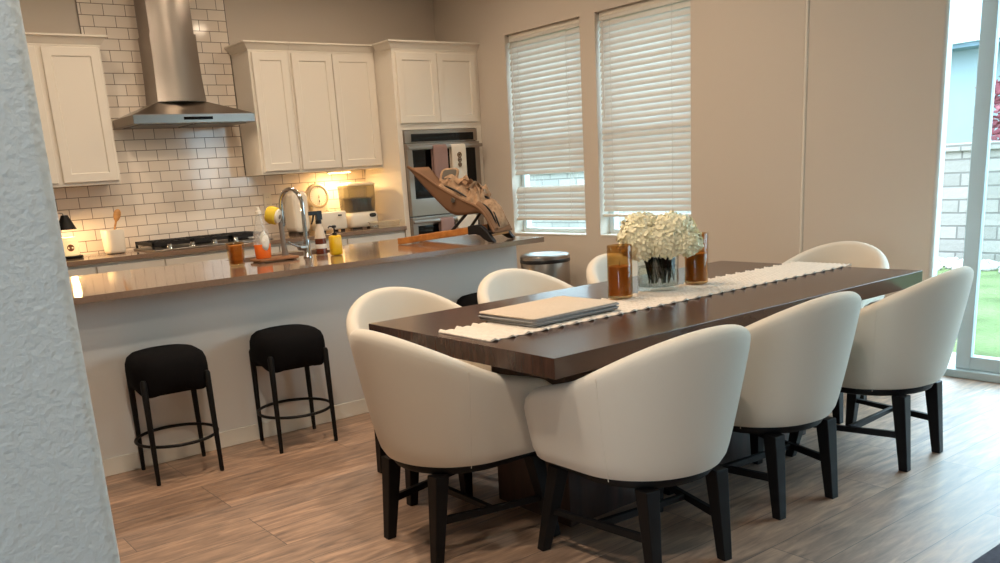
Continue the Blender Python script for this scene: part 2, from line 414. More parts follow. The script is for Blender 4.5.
# windows
def window(n, y0, y1):
    bm = new(); x0, x1 = XB + .105, XB + .165
    t = .045
    for a, b, c, d in ((y0, y0+t, WZ[0], WZ[1]), (y1-t, y1, WZ[0], WZ[1]), (y0+t, y1-t, WZ[0], WZ[0]+t), (y0+t, y1-t, WZ[1]-t, WZ[1])):
        box(bm, x0, x1, a, b, c, d)
    zm = (WZ[0] + WZ[1]) / 2
    box(bm, x0 + .01, x1 - .01, y0 + t, y1 - t, zm - .025, zm + .025)
    w = struct('window_%d' % n, bm, M['vinyl'], bevel=.003)
    g = new(); box(g, x0 + .03, x0 + .034, y0 + t, y1 - t, WZ[0] + t, zm - .025); box(g, x0 + .03, x0 + .034, y0 + t, y1 - t, zm + .025, WZ[1] - t)
    link('pane', g, M['pane'], w)
    s = new(); box(s, XB - .004, XB + .105, y0 + .001, y1 - .001, WZ[0] - .001, WZ[0] + .010)
    link('sill', s, M['trim'], w)
window(1, *W1); window(2, *W2)

# blinds: tilted slats hung inside each opening
def blind(y0, y1, runs, zbot, label):
    xc = XB + .045
    root = thing('window_blind', label, 'blind', (xc, (y0+y1)/2, WZ[1]), 0, 'white slatted blinds in the two kitchen windows')
    a, b = y0 + .012, y1 - .012
    link('headrail', rbox(new(), xc - .012, xc + .03, a, b, WZ[1] - .034, WZ[1] - .002, .004, .002), M['trim'], root, smooth=40)
    bm = new(); tilt = math.radians(60); pitch = .0445; w = .0300
    for zt, zb in runs:
        n = int(round((zt - zb) / pitch))
        for i in range(n):
            z = zt - pitch * (i + .5) + random.uniform(-.0012, .0012)
            prof = []
            for s, th in ((-1, .0014), (-.5, .0016), (0, .0018), (.5, .0016), (1, .0014)):
                crown = .0060 * (1 - s*s)
                px, pz = s*w, crown
                prof.append((px, pz + th, px, pz - th))
            up = [(p[0], p[1]) for p in prof]; dn = [(p[2], p[3]) for p in prof][::-1]
            lp = []
            for yy in (a + .002, b - .002):
                lp.append([(xc + (q[0]*math.cos(tilt) - q[1]*math.sin(tilt)), yy, z + (q[0]*math.sin(tilt) + q[1]*math.cos(tilt))) for q in up + dn])
            rings(bm, lp)
    link('slats', bm, M['slat'], root)
    link('bottom_rail', rbox(new(), xc - .025, xc + .025, a, b, zbot, zbot + .02, .004, .003), M['trim'], root, smooth=40)
    for f in (.13, .80):
        yy = b - (b - a) * f
        bm = new()
        for dx in (-.018, .018): tube(bm, [(xc + dx, yy, WZ[1] - .05), (xc + dx, yy, zbot + .01)], .0014, 6)
        link('ladder_cord', bm, M['cord'], root)
    bm = new(); yy = b - (b-a)*.06; tube(bm, [(xc - .034, yy, WZ[1] - .06), (xc - .034, yy, WZ[1] - .75)], .004, 8)
    link('tilt_wand', bm, M['cord'], root, smooth=60)
    return root
blind(*W1, [(WZ[1] - .014, 1.278), (1.160, .915)], .886, 'white slatted blind in the left kitchen window, with an open gap between its slats')
blind(*W2, [(WZ[1] - .014, .940)], .914, 'white slatted blind lit bluish in the right kitchen window, without a gap')

# sliding patio door (slightly ajar at its left end)
bm = new(); f = .045
box(bm, XF + .015, XF + .125, D_Y[1] - f*.55, D_Y[1], 0, D_Z); box(bm, XF + .015, XF + .125, D_Y[0], D_Y[0] + f, 0, D_Z)
box(bm, XF + .015, XF + .125, D_Y[0] + f, D_Y[1] - f*.55, D_Z - f, D_Z); box(bm, XF - .02, XF + .125, D_Y[0] + f, D_Y[1] - f*.55, .0005, .045)
dr = struct('door_1', bm, M['backlit_vinyl'], bevel=.003)
def panel(y0, y1, x0, name):
    bm = new(); s = .082; zb, zt = .046, D_Z - .047
    box(bm, x0, x0 + .042, y0, y0 + s, zb, zt); box(bm, x0, x0 + .042, y1 - s, y1, zb, zt)
    box(bm, x0, x0 + .042, y0 + s, y1 - s, zb, zb + .075); box(bm, x0, x0 + .042, y0 + s, y1 - s, zt - .075, zt)
    p = link(name, bm, M['backlit_vinyl'], dr, bevel=.004)
    link('pane', box(new(), x0 + .019, x0 + .024, y0 + s, y1 - s, zb + .075, zt - .075), M['pane'], p)
    return p
p = panel(.90, 2.262, XF + .02, 'sliding_panel')
panel(-.555, .98, XF + .075, 'fixed_panel')

# ------------------------------------------------------------------ outside
struct('ground_lawn', box(new(), 6.05, 40, -25, 35, -.16, -.10), M['grass'])
struct('ground_patio', box(new(), XW + .005, 6.05, -25, 35, -.16, -.08), M['concrete'])
bm = new()
for i in range(900):
    x, y = random.uniform(10.05, 10.86), random.uniform(1.0, 9.5); s = random.uniform(.04, .08)
    bmesh.ops.create_icosphere(bm, subdivisions=1, radius=s, matrix=Matrix.Translation((x, y, -.10 + s*.35)) @ Matrix.Diagonal((1, random.uniform(.7, 1.2), random.uniform(.5, .8), 1)))
tag(link('pebble_bed', bm, M['pebble'], smooth=60), 'pale pebbles lying along the foot of the garden wall', 'pebbles', kind='stuff')
bm = new(); box(bm, 11.0, 11.45, -25, 35, -.16, 1.18)
struct('wall_garden', bm, M['stone'])
struct('trim_3', box(new(), 10.95, 11.5, -25, 35, 1.18, 1.27), M['stone'], bevel=.01)
hs = thing('house', 'pale blue-grey neighbour house beyond the garden wall', 'house', (18, 6, 0))
link('wall', box(new(), 17.2, 24, -4, 18, 0, 2.85), M['siding'], hs)
bm = new(); prism(bm, [(0, 0)], 0, 0) if False else None
rings(bm, [[(16.6, y, 2.85), (16.6, y, 3.05), (20.6, y, 4.3), (24.6, y, 3.05), (24.6, y, 2.85)] for y in (-4.6, 18.6)])
link('roof', bm, M['roof'], hs)
link('gutter', box(new(), 16.45, 16.6, -4.6, 18.6, 2.92, 3.05), M['vinyl'], hs)
bm = new(); box(bm, 17.14, 17.2, 5.2, 6.4, 1.2, 2.3); link('window', bm, M['vinyl'], hs)
link('window_glass', box(new(), 17.10, 17.14, 5.3, 6.3, 1.3, 2.2), M['display'], hs)
sh = thing('shrub', 'reddish leafy shrub rising behind the garden wall', 'shrub', (12.4, 4.9, 0))
bm = new()
for i in range(700):
    a, b = random.uniform(0, 2*PI), random.uniform(-1, 1); rr = random.uniform(.3, 1)**.5
    c = Vector((12.4 + rr*.5*math.cos(a), 4.85 + rr*.55*math.sin(a), 1.45 + .75*b*rr))
    q = Matrix.Translation(c) @ Matrix.Rotation(random.uniform(0, 6), 4, (random.random(), random.random(), random.random() + .1))
    vs = [bm.verts.new(q @ Vector(p)) for p in ((-.07, 0, 0), (0, -.035, .01), (.07, 0, 0), (0, .035, .01))]; bm.faces.new(vs)
link('foliage', bm, M['redleaf'], sh)
bm = new()
for k in range(5): tube(bm, [(12.4, 4.85, -.1), (12.4 + .1*math.cos(k*1.3), 4.85 + .1*math.sin(k*1.3), .7), (12.4 + .3*math.cos(k*1.3), 4.85 + .3*math.sin(k*1.3), 1.6)], .02, 6)
link('stem', bm, M['stem'], sh)

# ------------------------------------------------------------------ kitchen cabinets
def door_bm(x0, x1, z0, z1, yf, st=.056, th=.02):
    """shaker door: frame with a recessed flat panel, front face at y=yf"""
    bm = new()
    loops = [(0, 0), (0, .0), ]
    def rect(o, y): return [(x0+o, y, z0+o), (x1-o, y, z0+o), (x1-o, y, z1-o), (x0+o, y, z1-o)]
    rings(bm, [rect(0, yf+th), rect(0, yf+.003), rect(.003, yf), rect(st, yf), rect(st+.007, yf+.009), rect(st+.010, yf+.009)], True, True)
    return bm
def drawer_bm(x0, x1, z0, z1, yf, th=.02):
    bm = new()
    def rect(o, y): return [(x0+o, y, z0+o), (x1-o, y, z0+o), (x1-o, y, z1-o), (x0+o, y, z1-o)]
    rings(bm, [rect(0, yf+th), rect(0, yf+.003), rect(.003, yf)], True, True); return bm
def crown(bm, x0, x1, yf, yb, z0, left=True, right=True):
    prof = [(0, 0), (.004, 0), (.004, .010), (.010, .013), (.016, .022), (.032, .044), (.044, .054), (.050, .056), (.050, .068)]
    lp = []
    for o, h in prof:
        lp.append([(x0 - (o if left else 0), yf - o, z0 + h), (x1 + (o if right else 0), yf - o, z0 + h), (x1 + (o if right else 0), yb, z0 + h), (x0 - (o if left else 0), yb, z0 + h)])
    rings(bm, lp); return bm
YU = 6.606
def upper(x0, x1, doors, label, left=True, right=True):
    z0, z1 = 1.400, 2.318
    root = thing('mounted_cabinet', label, 'cabinet', ((x0+x1)/2, YA, z0), 0, 'cream wall cabinets over the worktop')
    bm = new(); box(bm, x0, x1, YU, YA - .010, z0 + .012, z1)
    box(bm, x0, x0 + .018, YU, YA - .010, z0, z0 + .012); box(bm, x1 - .018, x1, YU, YA - .010, z0, z0 + .012); box(bm, x0 + .018, x1 - .018, YU, YU + .02, z0, z0 + .012)
    link('carcass', bm, M['cab'], root, bevel=.0015)
    for a, b in doors: link('door', door_bm(a, b, z0 + .024, z1 - .010, YU - .021), M['cab'], root)
    link('crown_moulding', crown(new(), x0, x1, YU, YA - .010, z1, left, right), M['cab'], root, smooth=30)
    return root
upper(1.112, 1.873, [(1.128, 1.456), (1.490, 1.858)], 'cream wall cabinet left of the steel range hood')
upper(2.953, 3.284, [(2.973, 3.268)], 'narrow single-door cream wall cabinet just right of the range hood', True, False)
upper(3.286, 4.0635, [(3.302, 3.655), (3.661, 4.040)], 'two-door cream wall cabinet between the narrow cabinet and the tall oven cabinet', False, False)

# tall oven cabinet
YT = 6.335
tc_ = thing('oven_cabinet', 'tall cream cabinet around the double oven in the corner by the windows', 'cabinet', (4.5, YA, 0))
bm = new(); x0, x1 = 4.065, 4.942
box(bm, x0, x1, YT, YA - .002, 1.69, 2.318); box(bm, x0, x0 + .048, YT, YA - .002, .0, 1.69); box(bm, x1 - .066, x1, YT, YA - .002, 0, 1.69)
box(bm, x0 + .048, x1 - .066, YT, YA - .002, .0, .38); box(bm, x0 + .048, x1 - .066, YA - .03, YA - .002, .38, 1.69)
link('carcass', bm, M['cab'], tc_, bevel=.0015)
link('door', door_bm(4.095, 4.494, 1.742, 2.296, YT - .021), M['cab'], tc_); link('door', door_bm(4.500, 4.902, 1.742, 2.296, YT - .021), M['cab'], tc_)
link('drawer', drawer_bm(4.10, 4.90, .12, .36, YT - .021), M['cab'], tc_)
bm = crown(new(), x0, x1, YT, 6.545, 2.318, True, False); box(bm, x0, x1, 6.5452, YA - .002, 2.318, 2.386)
link('crown_moulding', bm, M['cab'], tc_, smooth=30)

# double oven
ov = thing('double_oven', 'stainless double wall oven with black glass doors', 'oven', (4.49, YT, .4))
ox0, ox1 = 4.115, 4.874
link('housing', box(new(), ox0 + .005, ox1 - .005, YT + .001, YT + .5, .385, 1.685), M['steel_dark'], ov)
bm = new(); box(bm, ox0, ox1, YT - .02, YT - .0005, 1.585, 1.685)
cp = link('control_panel', bm, M['steel'], ov, bevel=.002)
link('panel_glass', box(new(), ox0 + .065, ox1 - .045, YT - .024, YT - .0205, 1.592, 1.655), M['blackglass'], cp)
def oven_door(z0, z1, gz0, gz1):
    bm = new(); y0, y1 = YT - .045, YT - .001
    box(bm, ox0, ox1, y0, y1, z0, gz0); box(bm, ox0, ox1, y0, y1, gz1, z1); box(bm, ox0, ox0 + .05, y0, y1, gz0, gz1); box(bm, ox1 - .05, ox1, y0, y1, gz0, gz1)
    box(bm, ox0 + .05, ox1 - .05, y0 + .02, y1, gz0, gz1)
    d = link('oven_door', bm, M['steel'], ov, bevel=.002)
    link('door_glass', box(new(), ox0 + .05, ox1 - .05, y0 + .002, y0 + .019, gz0, gz1), M['blackglass'], d)
    zh = z1 - .036
    bm = new(); rbox(bm, ox0 - .02, ox1 - .001, YT - .098, YT - .074, zh - .014, zh + .014, .008, .004)
    for xx in (ox0 + .02, ox1 - .045): box(bm, xx, xx + .025, YT - .076, YT - .044, zh - .011, zh + .011)
    link('handle', bm, M['steel'], d, smooth=40)
    return zh
zh1 = oven_door(.985, 1.578, 1.125, 1.525)
zh2 = oven_door(.395, .972, .52, .90)
def towel(x0, x1, zh, drop, m, label, name='hand_towel', prn=False):
    root = thing(name, label, 'towel', ((x0+x1)/2, YT - .086, zh - drop), 0, 'towels hung over the oven handles')
    bm = new(); n = 10; lp = []
    path = [(YT - .064, zh - drop*.8), (YT - .066, zh - .02), (YT - .070, zh + .012), (YT - .086, zh + .0185), (YT - .103, zh + .010), (YT - .107, zh - .03), (YT - .106, zh - drop*.5), (YT - .108, zh - drop)]
    for i, (y, z) in enumerate(path):
        row = []
        for k in range(n + 1):
            u = k / n; wv = .004*math.sin(u*9 + i*.4) * (1 if i in (0, 6, 7) else .3)
            row.append((x0 + (x1 - x0)*u + (.003*math.sin(i*1.7)), y + (wv if i > 3 else wv*.3), z))
        lp.append(row)
    rings(bm, lp, False, False, closed=False)
    o = link('cloth', bm, m, root, smooth=180, solid=.005, subsurf=1)
    if prn:
        for k, zz in enumerate((.075, .115, .155)):
            bm = new(); cx, cz = (x0+x1)/2, zh - zz
            ring(bm, (cx, YT - .1135, cz), .019 - .002*k, .005, 20, 6, 'y')
            lathe_pts = [(cx + .009*math.cos(2*PI*j/14), YT - .1135, cz + .009*math.sin(2*PI*j/14)) for j in range(14)]
            rings(bm, [[(p_[0], p_[1] - .002, p_[2]) for p_ in lathe_pts], [(p_[0], p_[1] + .003, p_[2]) for p_ in lathe_pts]])
            link('print', bm, M['print'], root, smooth=60)
    return root
towel(4.335, 4.480, zh1, .30, M['mauve'], 'mauve towel hanging on the upper oven handle')
towel(4.525, 4.675, zh1, .29, M['towel'], 'white towel with a brown motif hanging on the upper oven handle', prn=True)
towel(4.36, 4.50, zh2, .26, M['mauve'], 'mauve towel hanging on the lower oven handle')
towel(4.54, 4.76, zh2, .24, M['towel'], 'white towel hanging on the lower oven handle')

# base cabinets and worktop along the kitchen wall
def base_unit(x0, x1, ndoor, label):
    root = thing('base_cabinet', label, 'cabinet', ((x0+x1)/2, YA, 0), 0, 'cream base cabinets along the kitchen wall')
    bm = new(); box(bm, x0 + .0005, x1 - .0005, 6.362, YA - .01, .10, .880); box(bm, x0 + .0005, x1 - .0005, 6.42, YA - .01, 0, .10)
    link('carcass', bm, M['cab'], root)
    link('drawer', drawer_bm(x0 + .006, x1 - .006, .715, .858, 6.341), M['cab'], root)
    w = (x1 - x0) / ndoor
    for k in range(ndoor): link('door', door_bm(x0 + k*w + .006, x0 + (k+1)*w - .006, .125, .705, 6.341), M['cab'], root)
base_unit(.78, 1.541, 2, 'cream base cabinet below the candle lamp, left end of the run in view')
base_unit(1.541, 2.012, 1, 'cream base cabinet below the white utensil crock')
base_unit(2.012, 2.90, 2, 'cream base cabinet below the gas cooktop')
base_unit(2.90, 3.50, 1, 'cream base cabinet right of the cooktop, below the tall white bin')
base_unit(3.50, 4.0635, 1, 'cream base cabinet beside the tall oven cabinet')
tag(link('worktop', box(new(), .3, 4.064, 6.313, YA - .0095, .8805, .9114), M['quartz'], bevel=.003), 'brown stone worktop along the tiled kitchen wall', 'worktop')

# gas cooktop
ct = thing('gas_cooktop', 'stainless gas cooktop with black grates under the range hood', 'cooktop', (2.42, 6.62, .912))
ax0, ax1, ay0, ay1, az = 1.958, 2.878, 6.372, 6.878, .912
link('tray', rbox(new(), ax0, ax1, ay0, ay1, az, az + .012, .012, .004), M['steel'], ct, smooth=40)
bm = new(); w3 = (ax1 - ax0 - .03) / 3
for k in range(3):
    gx0 = ax0 + .015 + k*w3 + .004; gx1 = gx0 + w3 - .008; gy0, gy1 = ay0 + .085, ay1 - .012
    bm = new()
    for (a, b, c, d) in ((gx0, gx1, gy0, gy0+.014), (gx0, gx1, gy1-.014, gy1), (gx0, gx0+.014, gy0, gy1), (gx1-.014, gx1, gy0, gy1)):
        box(bm, a, b, c, d, az + .034, az + .060)
    for s in (.27, .5, .73):
        yy = gy0 + (gy1-gy0)*s; box(bm, gx0 + .014, gx1 - .014, yy - .005, yy + .005, az + .040, az + .062)
    for s in (.33, .67):
        xx = gx0 + (gx1-gx0)*s; box(bm, xx - .005, xx + .005, gy0 + .014, gy1 - .014, az + .040, az + .062)
    for xx in (gx0 + .007, gx1 - .007):
        for yy in (gy0 + .007, gy1 - .007): box(bm, xx - .007, xx + .007, yy - .007, yy + .007, az + .011, az + .036)
    link('grate', bm, M['iron'], ct)
for bx, by, br in ((2.11, 6.58, .04), (2.11, 6.77, .035), (2.42, 6.67, .055), (2.72, 6.58, .035), (2.72, 6.77, .04)):
    link('burner', lathe(new(), [(br*1.25, .012), (br*1.25, .02), (br, .022), (br, .032), (br*.3, .035)], bx, by, az, 24), M['iron'], ct, smooth=40)
for k in range(5):
    kx = 2.084 + .168*k
    bm = new(); lathe(bm, [(.024, .012), (.022, .018), (.019, .02), (.017, .042), (.015, .045)], kx, ay0 + .040, az, 20)
    box(bm, kx - .004, kx + .004, ay0 + .020, ay0 + .060, az + .044, az + .050)
    link('knob', bm, M['chrome'], ct, smooth=40)

# range hood
hd = thing('range_hood', 'stainless chimney range hood over the cooktop', 'range hood', (2.42, YA, 1.8))
hx0, hx1, hy0, hy1 = 1.973, 2.873, 6.438, YA - .0095
z0 = 1.792
bm = new()
cx0, cx1, cy0 = 2.247, 2.588, 6.668
rings(bm, [[(hx0, hy0, z0), (hx1, hy0, z0), (hx1, hy1, z0), (hx0, hy1, z0)], [(hx0, hy0, z0 + .062), (hx1, hy0, z0 + .062), (hx1, hy1, z0 + .062), (hx0, hy1, z0 + .062)],
           [(cx0 - .01, cy0 - .01, z0 + .165), (cx1 + .01, cy0 - .01, z0 + .165), (cx1 + .01, hy1, z0 + .165), (cx0 - .01, hy1, z0 + .165)],
           [(cx0 - .01, cy0 - .01, z0 + .170), (cx1 + .01, cy0 - .01, z0 + .170), (cx1 + .01, hy1, z0 + .170), (cx0 - .01, hy1, z0 + .170)]])
cn = link('canopy', bm, M['steel'], hd, bevel=.003)
link('control_strip', rbox(new(), 2.33, 2.545, hy0 - .003, hy0 + .001, z0 + .022, z0 + .042, .001, .0008), M['blackglass'], cn)
bm = new()
for k in range(2):
    a = hx0 + .05 + k*.41; box(bm, a, a + .39, hy0 + .06, hy1 - .06, z0 - .004, z0 + .001)
link('filter', bm, M['steel_dark'], hd)
def bowed(o, za, zb, flare=0):
    lp = []
    for k in range(9):
        z = za + (zb - za)*k/8; f = flare*(1 - k/8)**3
        a, b = cx0 + o - f, cx1 - o + f
        pts = [(a + (b - a)*i/14, cy0 + o - f - .035*math.sin(PI*i/14), z) for i in range(15)]
        lp.append(pts + [(b, hy1, z), (a, hy1, z)])
    return rings(new(), lp)
link('chimney', bowed(0, z0 + .168, 2.43, .012), M['steel'], hd, smooth=35)
link('chimney_sleeve', bowed(.010, 2.4305, CEIL - .002), M['steel'], hd, smooth=35)

# under-cabinet lights
def led(x0, x1, label):
    o = link('light_rail', rbox(new(), x0, x1, 6.735, 6.765, 1.384, 1.3995, .004, .003), M['trim'], smooth=40)
    tag(o, label, 'light', 'light bars under the wall cabinets')
    link('diffuser', box(new(), x0 + .01, x1 - .01, 6.74, 6.76, 1.381, 1.3838), M['led'], o)
led(3.60, 3.82, 'warm light bar under the two-door wall cabinet')

# wall socket on the tiles
so = thing('wall_socket', 'cream double wall socket on the white tiles', 'socket', (3.113, YA - .009, 1.19))
link('plate', rbox(new(), 3.078, 3.148, YA - .014, YA - .0092, 1.128, 1.258, .004, .001), M['white_plastic'], so, bevel=.001)
for zz in (1.165, 1.222):
    bm = new(); lp = squircle(.017, .014, 3, 20, 3.113, zz); rings(bm, [[(x, YA - .0142, z) for x, z in lp], [(x, YA - .0165, z) for x, z in lp]])
    oo = link('outlet', bm, M['white_plastic'], so)
    bm = new()
    for dx in (-.006, .006): box(bm, 3.113 + dx - .001, 3.113 + dx + .001, YA - .0172, YA - .0166, zz - .003, zz + .006)
    link('slot', bm, M['dark_mark'], oo)

# ------------------------------------------------------------------ things on the kitchen worktop
WT = .912
# candle warmer lamp
lx, ly = 1.468, 6.66
cl = thing('candle_lamp', 'candle warmer lamp with a black cone shade over a lit cream jar', 'lamp', (lx, ly, WT))
link('base', lathe(new(), [(.075, 0), (.078, .004), (.078, .014), (.074, .018)], lx, ly, WT, 36), M['black'], cl, smooth=40)
bm = new(); tube(bm, [(lx - .068, ly + .015, WT + .016), (lx - .068, ly + .015, WT + .26), (lx - .062, ly + .014, WT + .295), (lx - .04, ly + .01, WT + .315), (lx - .012, ly, WT + .312), (lx, ly, WT + .29)], .005, 8)
link('arm', bm, M['chrome'], cl, smooth=60)
link('shade', lathe(new(), [(.022, .298), (.066, .200), (.064, .200), (.020, .294)], lx, ly, WT, 36, cap=False), M['black'], cl, smooth=50)
link('bulb', lathe(new(), [(.004, .205), (.016, .212), (.02, .228), (.014, .248), (.01, .27)], lx, ly, WT, 16), M['bulb'], cl, smooth=60)
jar = link('jar', lathe(new(), [(.05, .019), (.056, .024), (.058, .03), (.058, .118), (.056, .125), (.050, .127), (.049, .142), (.047, .146)], lx, ly, WT, 36), M['jarwax'], cl, smooth=40)
bm = new(); lp = [[], []]
for j, rr in enumerate((.0, .024)):
    for k in range(20):
        t = 2*PI*k/20; a = -PI/2 - .12 + rr*math.cos(t)/.0585
        lp[j].append((lx + .0588*math.cos(a), ly + .0588*math.sin(a), WT + .075 + rr*math.sin(t)))
rings(bm, lp, False, False); link('label', bm, M['jarprint'], jar)
# utensil crock
ux, uy = 1.782, 6.705
cr_ = thing('utensil_crock', 'white ceramic utensil crock left of the cooktop', 'crock', (ux, uy, WT))
bm = new()
prof = [(.062, .004), (.068, .008), (.071, .03), (.077, .165), (.076, .171), (.073, .172), (.070, .168), (.066, .03), (.01, .022)]
rings(bm, [[(x, y, WT + h) for x, y in squircle(r_, r_, 2.8, 40, ux, uy)] for r_, h in prof])
link('pot', bm, M['white_ceramic'], cr_, smooth=50)
link('foot', lathe(new(), [(.058, 0), (.058, .005)], ux, uy, WT, 32), M['black'], cr_)
bm = new(); sp0, sp1 = Vector((ux - .03, uy, WT + .03)), Vector((ux + .045, uy + .015, WT + .235))
tube(bm, [sp0, sp0.lerp(sp1, .5), sp1], [.006, .006, .008], 8)
d = (sp1 - sp0).normalized(); c = sp1 + d*.035
lp = []
for s, w in ((-.045, .008), (-.03, .019), (-.01, .026), (.01, .028), (.03, .024), (.042, .014), (.047, .004)):
    q = c + d*s; lp.append([tuple(q + Vector((math.cos(t)*w*.9, math.sin(t)*.006 + w*.12*math.cos(2*t), -math.cos(t)*w*.3))) for t in [2*PI*k/12 for k in range(12)]])
rings(bm, lp)
tag(link('wooden_spoon', bm, M['bamboo'], smooth=60), 'wooden spoon standing in the white utensil crock', 'spoon')
# tall white bin
wb = thing('bread_bin', 'tall rounded white bin standing between the cooktop and the round dial', 'bin', (3.245, 6.72, WT))
bm = new(); lp = []
for y, o in ((6.63, .012), (6.636, .004), (6.645, 0), (6.80, 0), (6.81, .006)):
    lp.append([(x, y, z) for x, z in rrect(3.192 + o, 3.332 - o, WT + .018 + o, 1.255 - o, .045)])
rings(bm, lp); link('body', bm, M['white_plastic'], wb, smooth=40)
bm = new(); lp = [[(x, y, z) for x, z in rrect(3.210, 3.310, WT + .045, 1.23, .03)] for y in (6.6315, 6.6275, 6.6262)]
rings(bm, lp); link('front_panel', bm, M['white_ceramic'], wb, smooth=40)
for fx0, fx1 in ((3.205, 3.23), (3.29, 3.318)): link('foot', box(new(), fx0, fx1, 6.65, 6.79, WT, WT + .019), M['dark_mark'], wb)
# white toaster
ts = thing('toaster', 'low white toaster in front of the round dial', 'toaster', (3.53, 6.66, WT))
link('body', rbox(new(), 3.388, 3.645, 6.56, 6.74, WT + .014, 1.074, .03, .014), M['white_plastic'], ts, smooth=50)
for xx in (3.41, 3.59):
    for yy in (6.58, 6.70): link('foot', box(new(), xx, xx + .03, yy, yy + .02, WT, WT + .0135), M['blackplastic'], ts)
link('lever', rbox(new(), 3.555, 3.585, 6.545, 6.562, 1.035, 1.048, .004, .002), M['blackplastic'], ts)
bm = new()
for yy in (6.605, 6.665): box(bm, 3.42, 3.61, yy, yy + .028, 1.072, 1.0752)
link('slot', bm, M['dark_mark'], ts)
link('knob', lathe(new(), [(.012, 0), (.014, .01), (.016, .022), (.01, .030), (.002, .032)], 3.56, 6.735, 1.062, 16), M['ivory'], ts, smooth=60)
# dial
dx_, dz_, dy_ = 3.520, 1.205, 6.80
dl = thing('kitchen_scale', 'ivory kitchen scale with a round dial behind the toaster', 'scale', (dx_, dy_, WT))
def disc(bm, cx, cz, prof, seg=40):
    rings(bm, [[(cx + r_*math.cos(2*PI*k/seg), y, cz + r_*math.sin(2*PI*k/seg)) for k in range(seg)] for r_, y in prof]); return bm
bm = new(); disc(bm, dx_, dz_, [(.098, dy_ + .06), (.102, dy_ + .05), (.102, dy_ + .008), (.096, dy_), (.088, dy_ - .002), (.086, dy_ + .004)])
rings(bm, [[(dx_ - .075, y, WT), (dx_ + .075, y, WT), (dx_ + .055, y, 1.16), (dx_ - .055, y, 1.16)] for y in (dy_ + .006, dy_ + .09)])
bd = link('body', bm, M['ivory'], dl, smooth=40)
link('dial_rim', ring(new(), (dx_, dy_ - .002, dz_), .084, .003, 44, 6, 'y'), M['ivory_dark'], dl, smooth=60)
fc = link('dial_face', disc(new(), dx_, dz_, [(.083, dy_ + .004), (.083, dy_ + .001)]), M['white_ceramic'], dl)
bm = new()
for k in range(24):
    a = 2*PI*k/24; r0, r1 = (.060 if k % 6 == 0 else .066), .076
    c, s = math.cos(a), math.sin(a); w = .0011
    rings(bm, [[(dx_ + r0*c - w*s, y, dz_ + r0*s + w*c), (dx_ + r0*c + w*s, y, dz_ + r0*s - w*c), (dx_ + r1*c + w*s, y, dz_ + r1*s - w*c), (dx_ + r1*c - w*s, y, dz_ + r1*s + w*c)] for y in (dy_ + .001, dy_ - .0005)])
link('tick_marks', bm, M['ivory_dark'], fc)
bm = new(); tube(bm, [(dx_, dy_ - .002, dz_ - .018), (dx_ + .004, dy_ - .002, dz_ + .012)], [.003, .001], 6); tube(bm, [(dx_ + .001, dy_ - .002, dz_ - .052), (dx_ + .004, dy_ - .002, dz_ - .035)], .003, 6)
link('needle', bm, M['dark_mark'], fc)
link('weighing_pan_support', lathe(new(), [(.012, .0), (.010, .012), (.016, .016), (.016, .020)], dx_, dy_ + .03, dz_ + .098, 16), M['ivory'], dl, smooth=50)
# steriliser
st = thing('bottle_steriliser', 'white steriliser with a smoky lid beside the oven cabinet', 'steriliser', (3.84, 6.69, WT))
sx0, sx1, sy0, sy1 = 3.685, 3.958, 6.57, 6.80
bm = new(); lp = []
for z, o in ((WT + .012, .012), (WT + .022, .002), (WT + .05, 0), (WT + .105, .0), (WT + .128, .008), (WT + .136, .018)):
    lp.append([(x, y, z) for x, y in rrect(sx0 + o, sx1 - o, sy0 + o, sy1 - o, .04)])
rings(bm, lp); bs = link('base', bm, M['white_plastic'], st, smooth=50)
bm = new(); lp = squircle(.032, .017, 2.6, 24, 3.895, 1.018)
rings(bm, [[(x, sy0 + .006, z) for x, z in lp], [(x, sy0 - .003, z) for x, z in lp]]); link('display', bm, M['display'], bs)
link('display_rim', ring(new(), (3.905, sy0 - .001, 1.018), .030, .003, 28, 6, 'y', 1.08, 1), M['label'], bs) if False else None
for xx in (3.70, 3.86): link('foot', box(new(), xx, xx + .09, sy0 + .012, sy0 + .06, WT, WT + .0135), M['blackplastic'], st)
bm = new(); lp = []
for z, o in ((WT + .137, .014), (WT + .20, .008), (WT + .36, .004)):
    lp.append([(x, y, z) for x, y in rrect(sx0 + o, sx1 - o, sy0 + o, sy1 - o, .035)])
rings(bm, lp, False, False); link('smoky_cover', bm, M['smoke'], st, smooth=50)
bm = new(); lp = []
for z, o in ((WT + .358, .003), (WT + .366, .002), (WT + .376, .012), (WT + .382, .03)):
    lp.append([(x, y, z) for x, y in rrect(sx0 + o, sx1 - o, sy0 + o, sy1 - o, .035)])
rings(bm, lp); link('lid', bm, M['ivory'], st, smooth=50)
bm = new(); box(bm, sx0 + .03, sx1 - .03, sy0 + .03, sy1 - .03, WT + .245, WT + .252)
for k in range(6): box(bm, sx0 + .05 + k*.036, sx0 + .054 + k*.036, sy0 + .04, sy1 - .04, WT + .14, WT + .246)
link('rack', bm, M['greyplastic'], st)
# glass dish
gd = thing('glass_dish', 'clear glass baking dish beside the steriliser', 'dish', (3.92, 6.43, WT))
bm = new(); lp = []
for z, o in ((WT + .001, .022), (WT + .004, .016), (WT + .045, .003), (WT + .050, -.006), (WT + .054, -.006), (WT + .050, .004), (WT + .008, .02), (WT + .006, .026)):
    lp.append([(x, y, z) for x, y in rrect(3.79 + o, 4.045 - o, 6.335 + o, 6.515 - o, .04)])
rings(bm, lp); link('dish', bm, M['dishglass'], gd, smooth=50)
for xx, sg in ((3.786, -1), (4.049, 1)): link('handle', box(new(), min(xx, xx + sg*.008), max(xx, xx + sg*.008), 6.39, 6.46, WT + .048, WT + .054), M['dishglass'], gd)

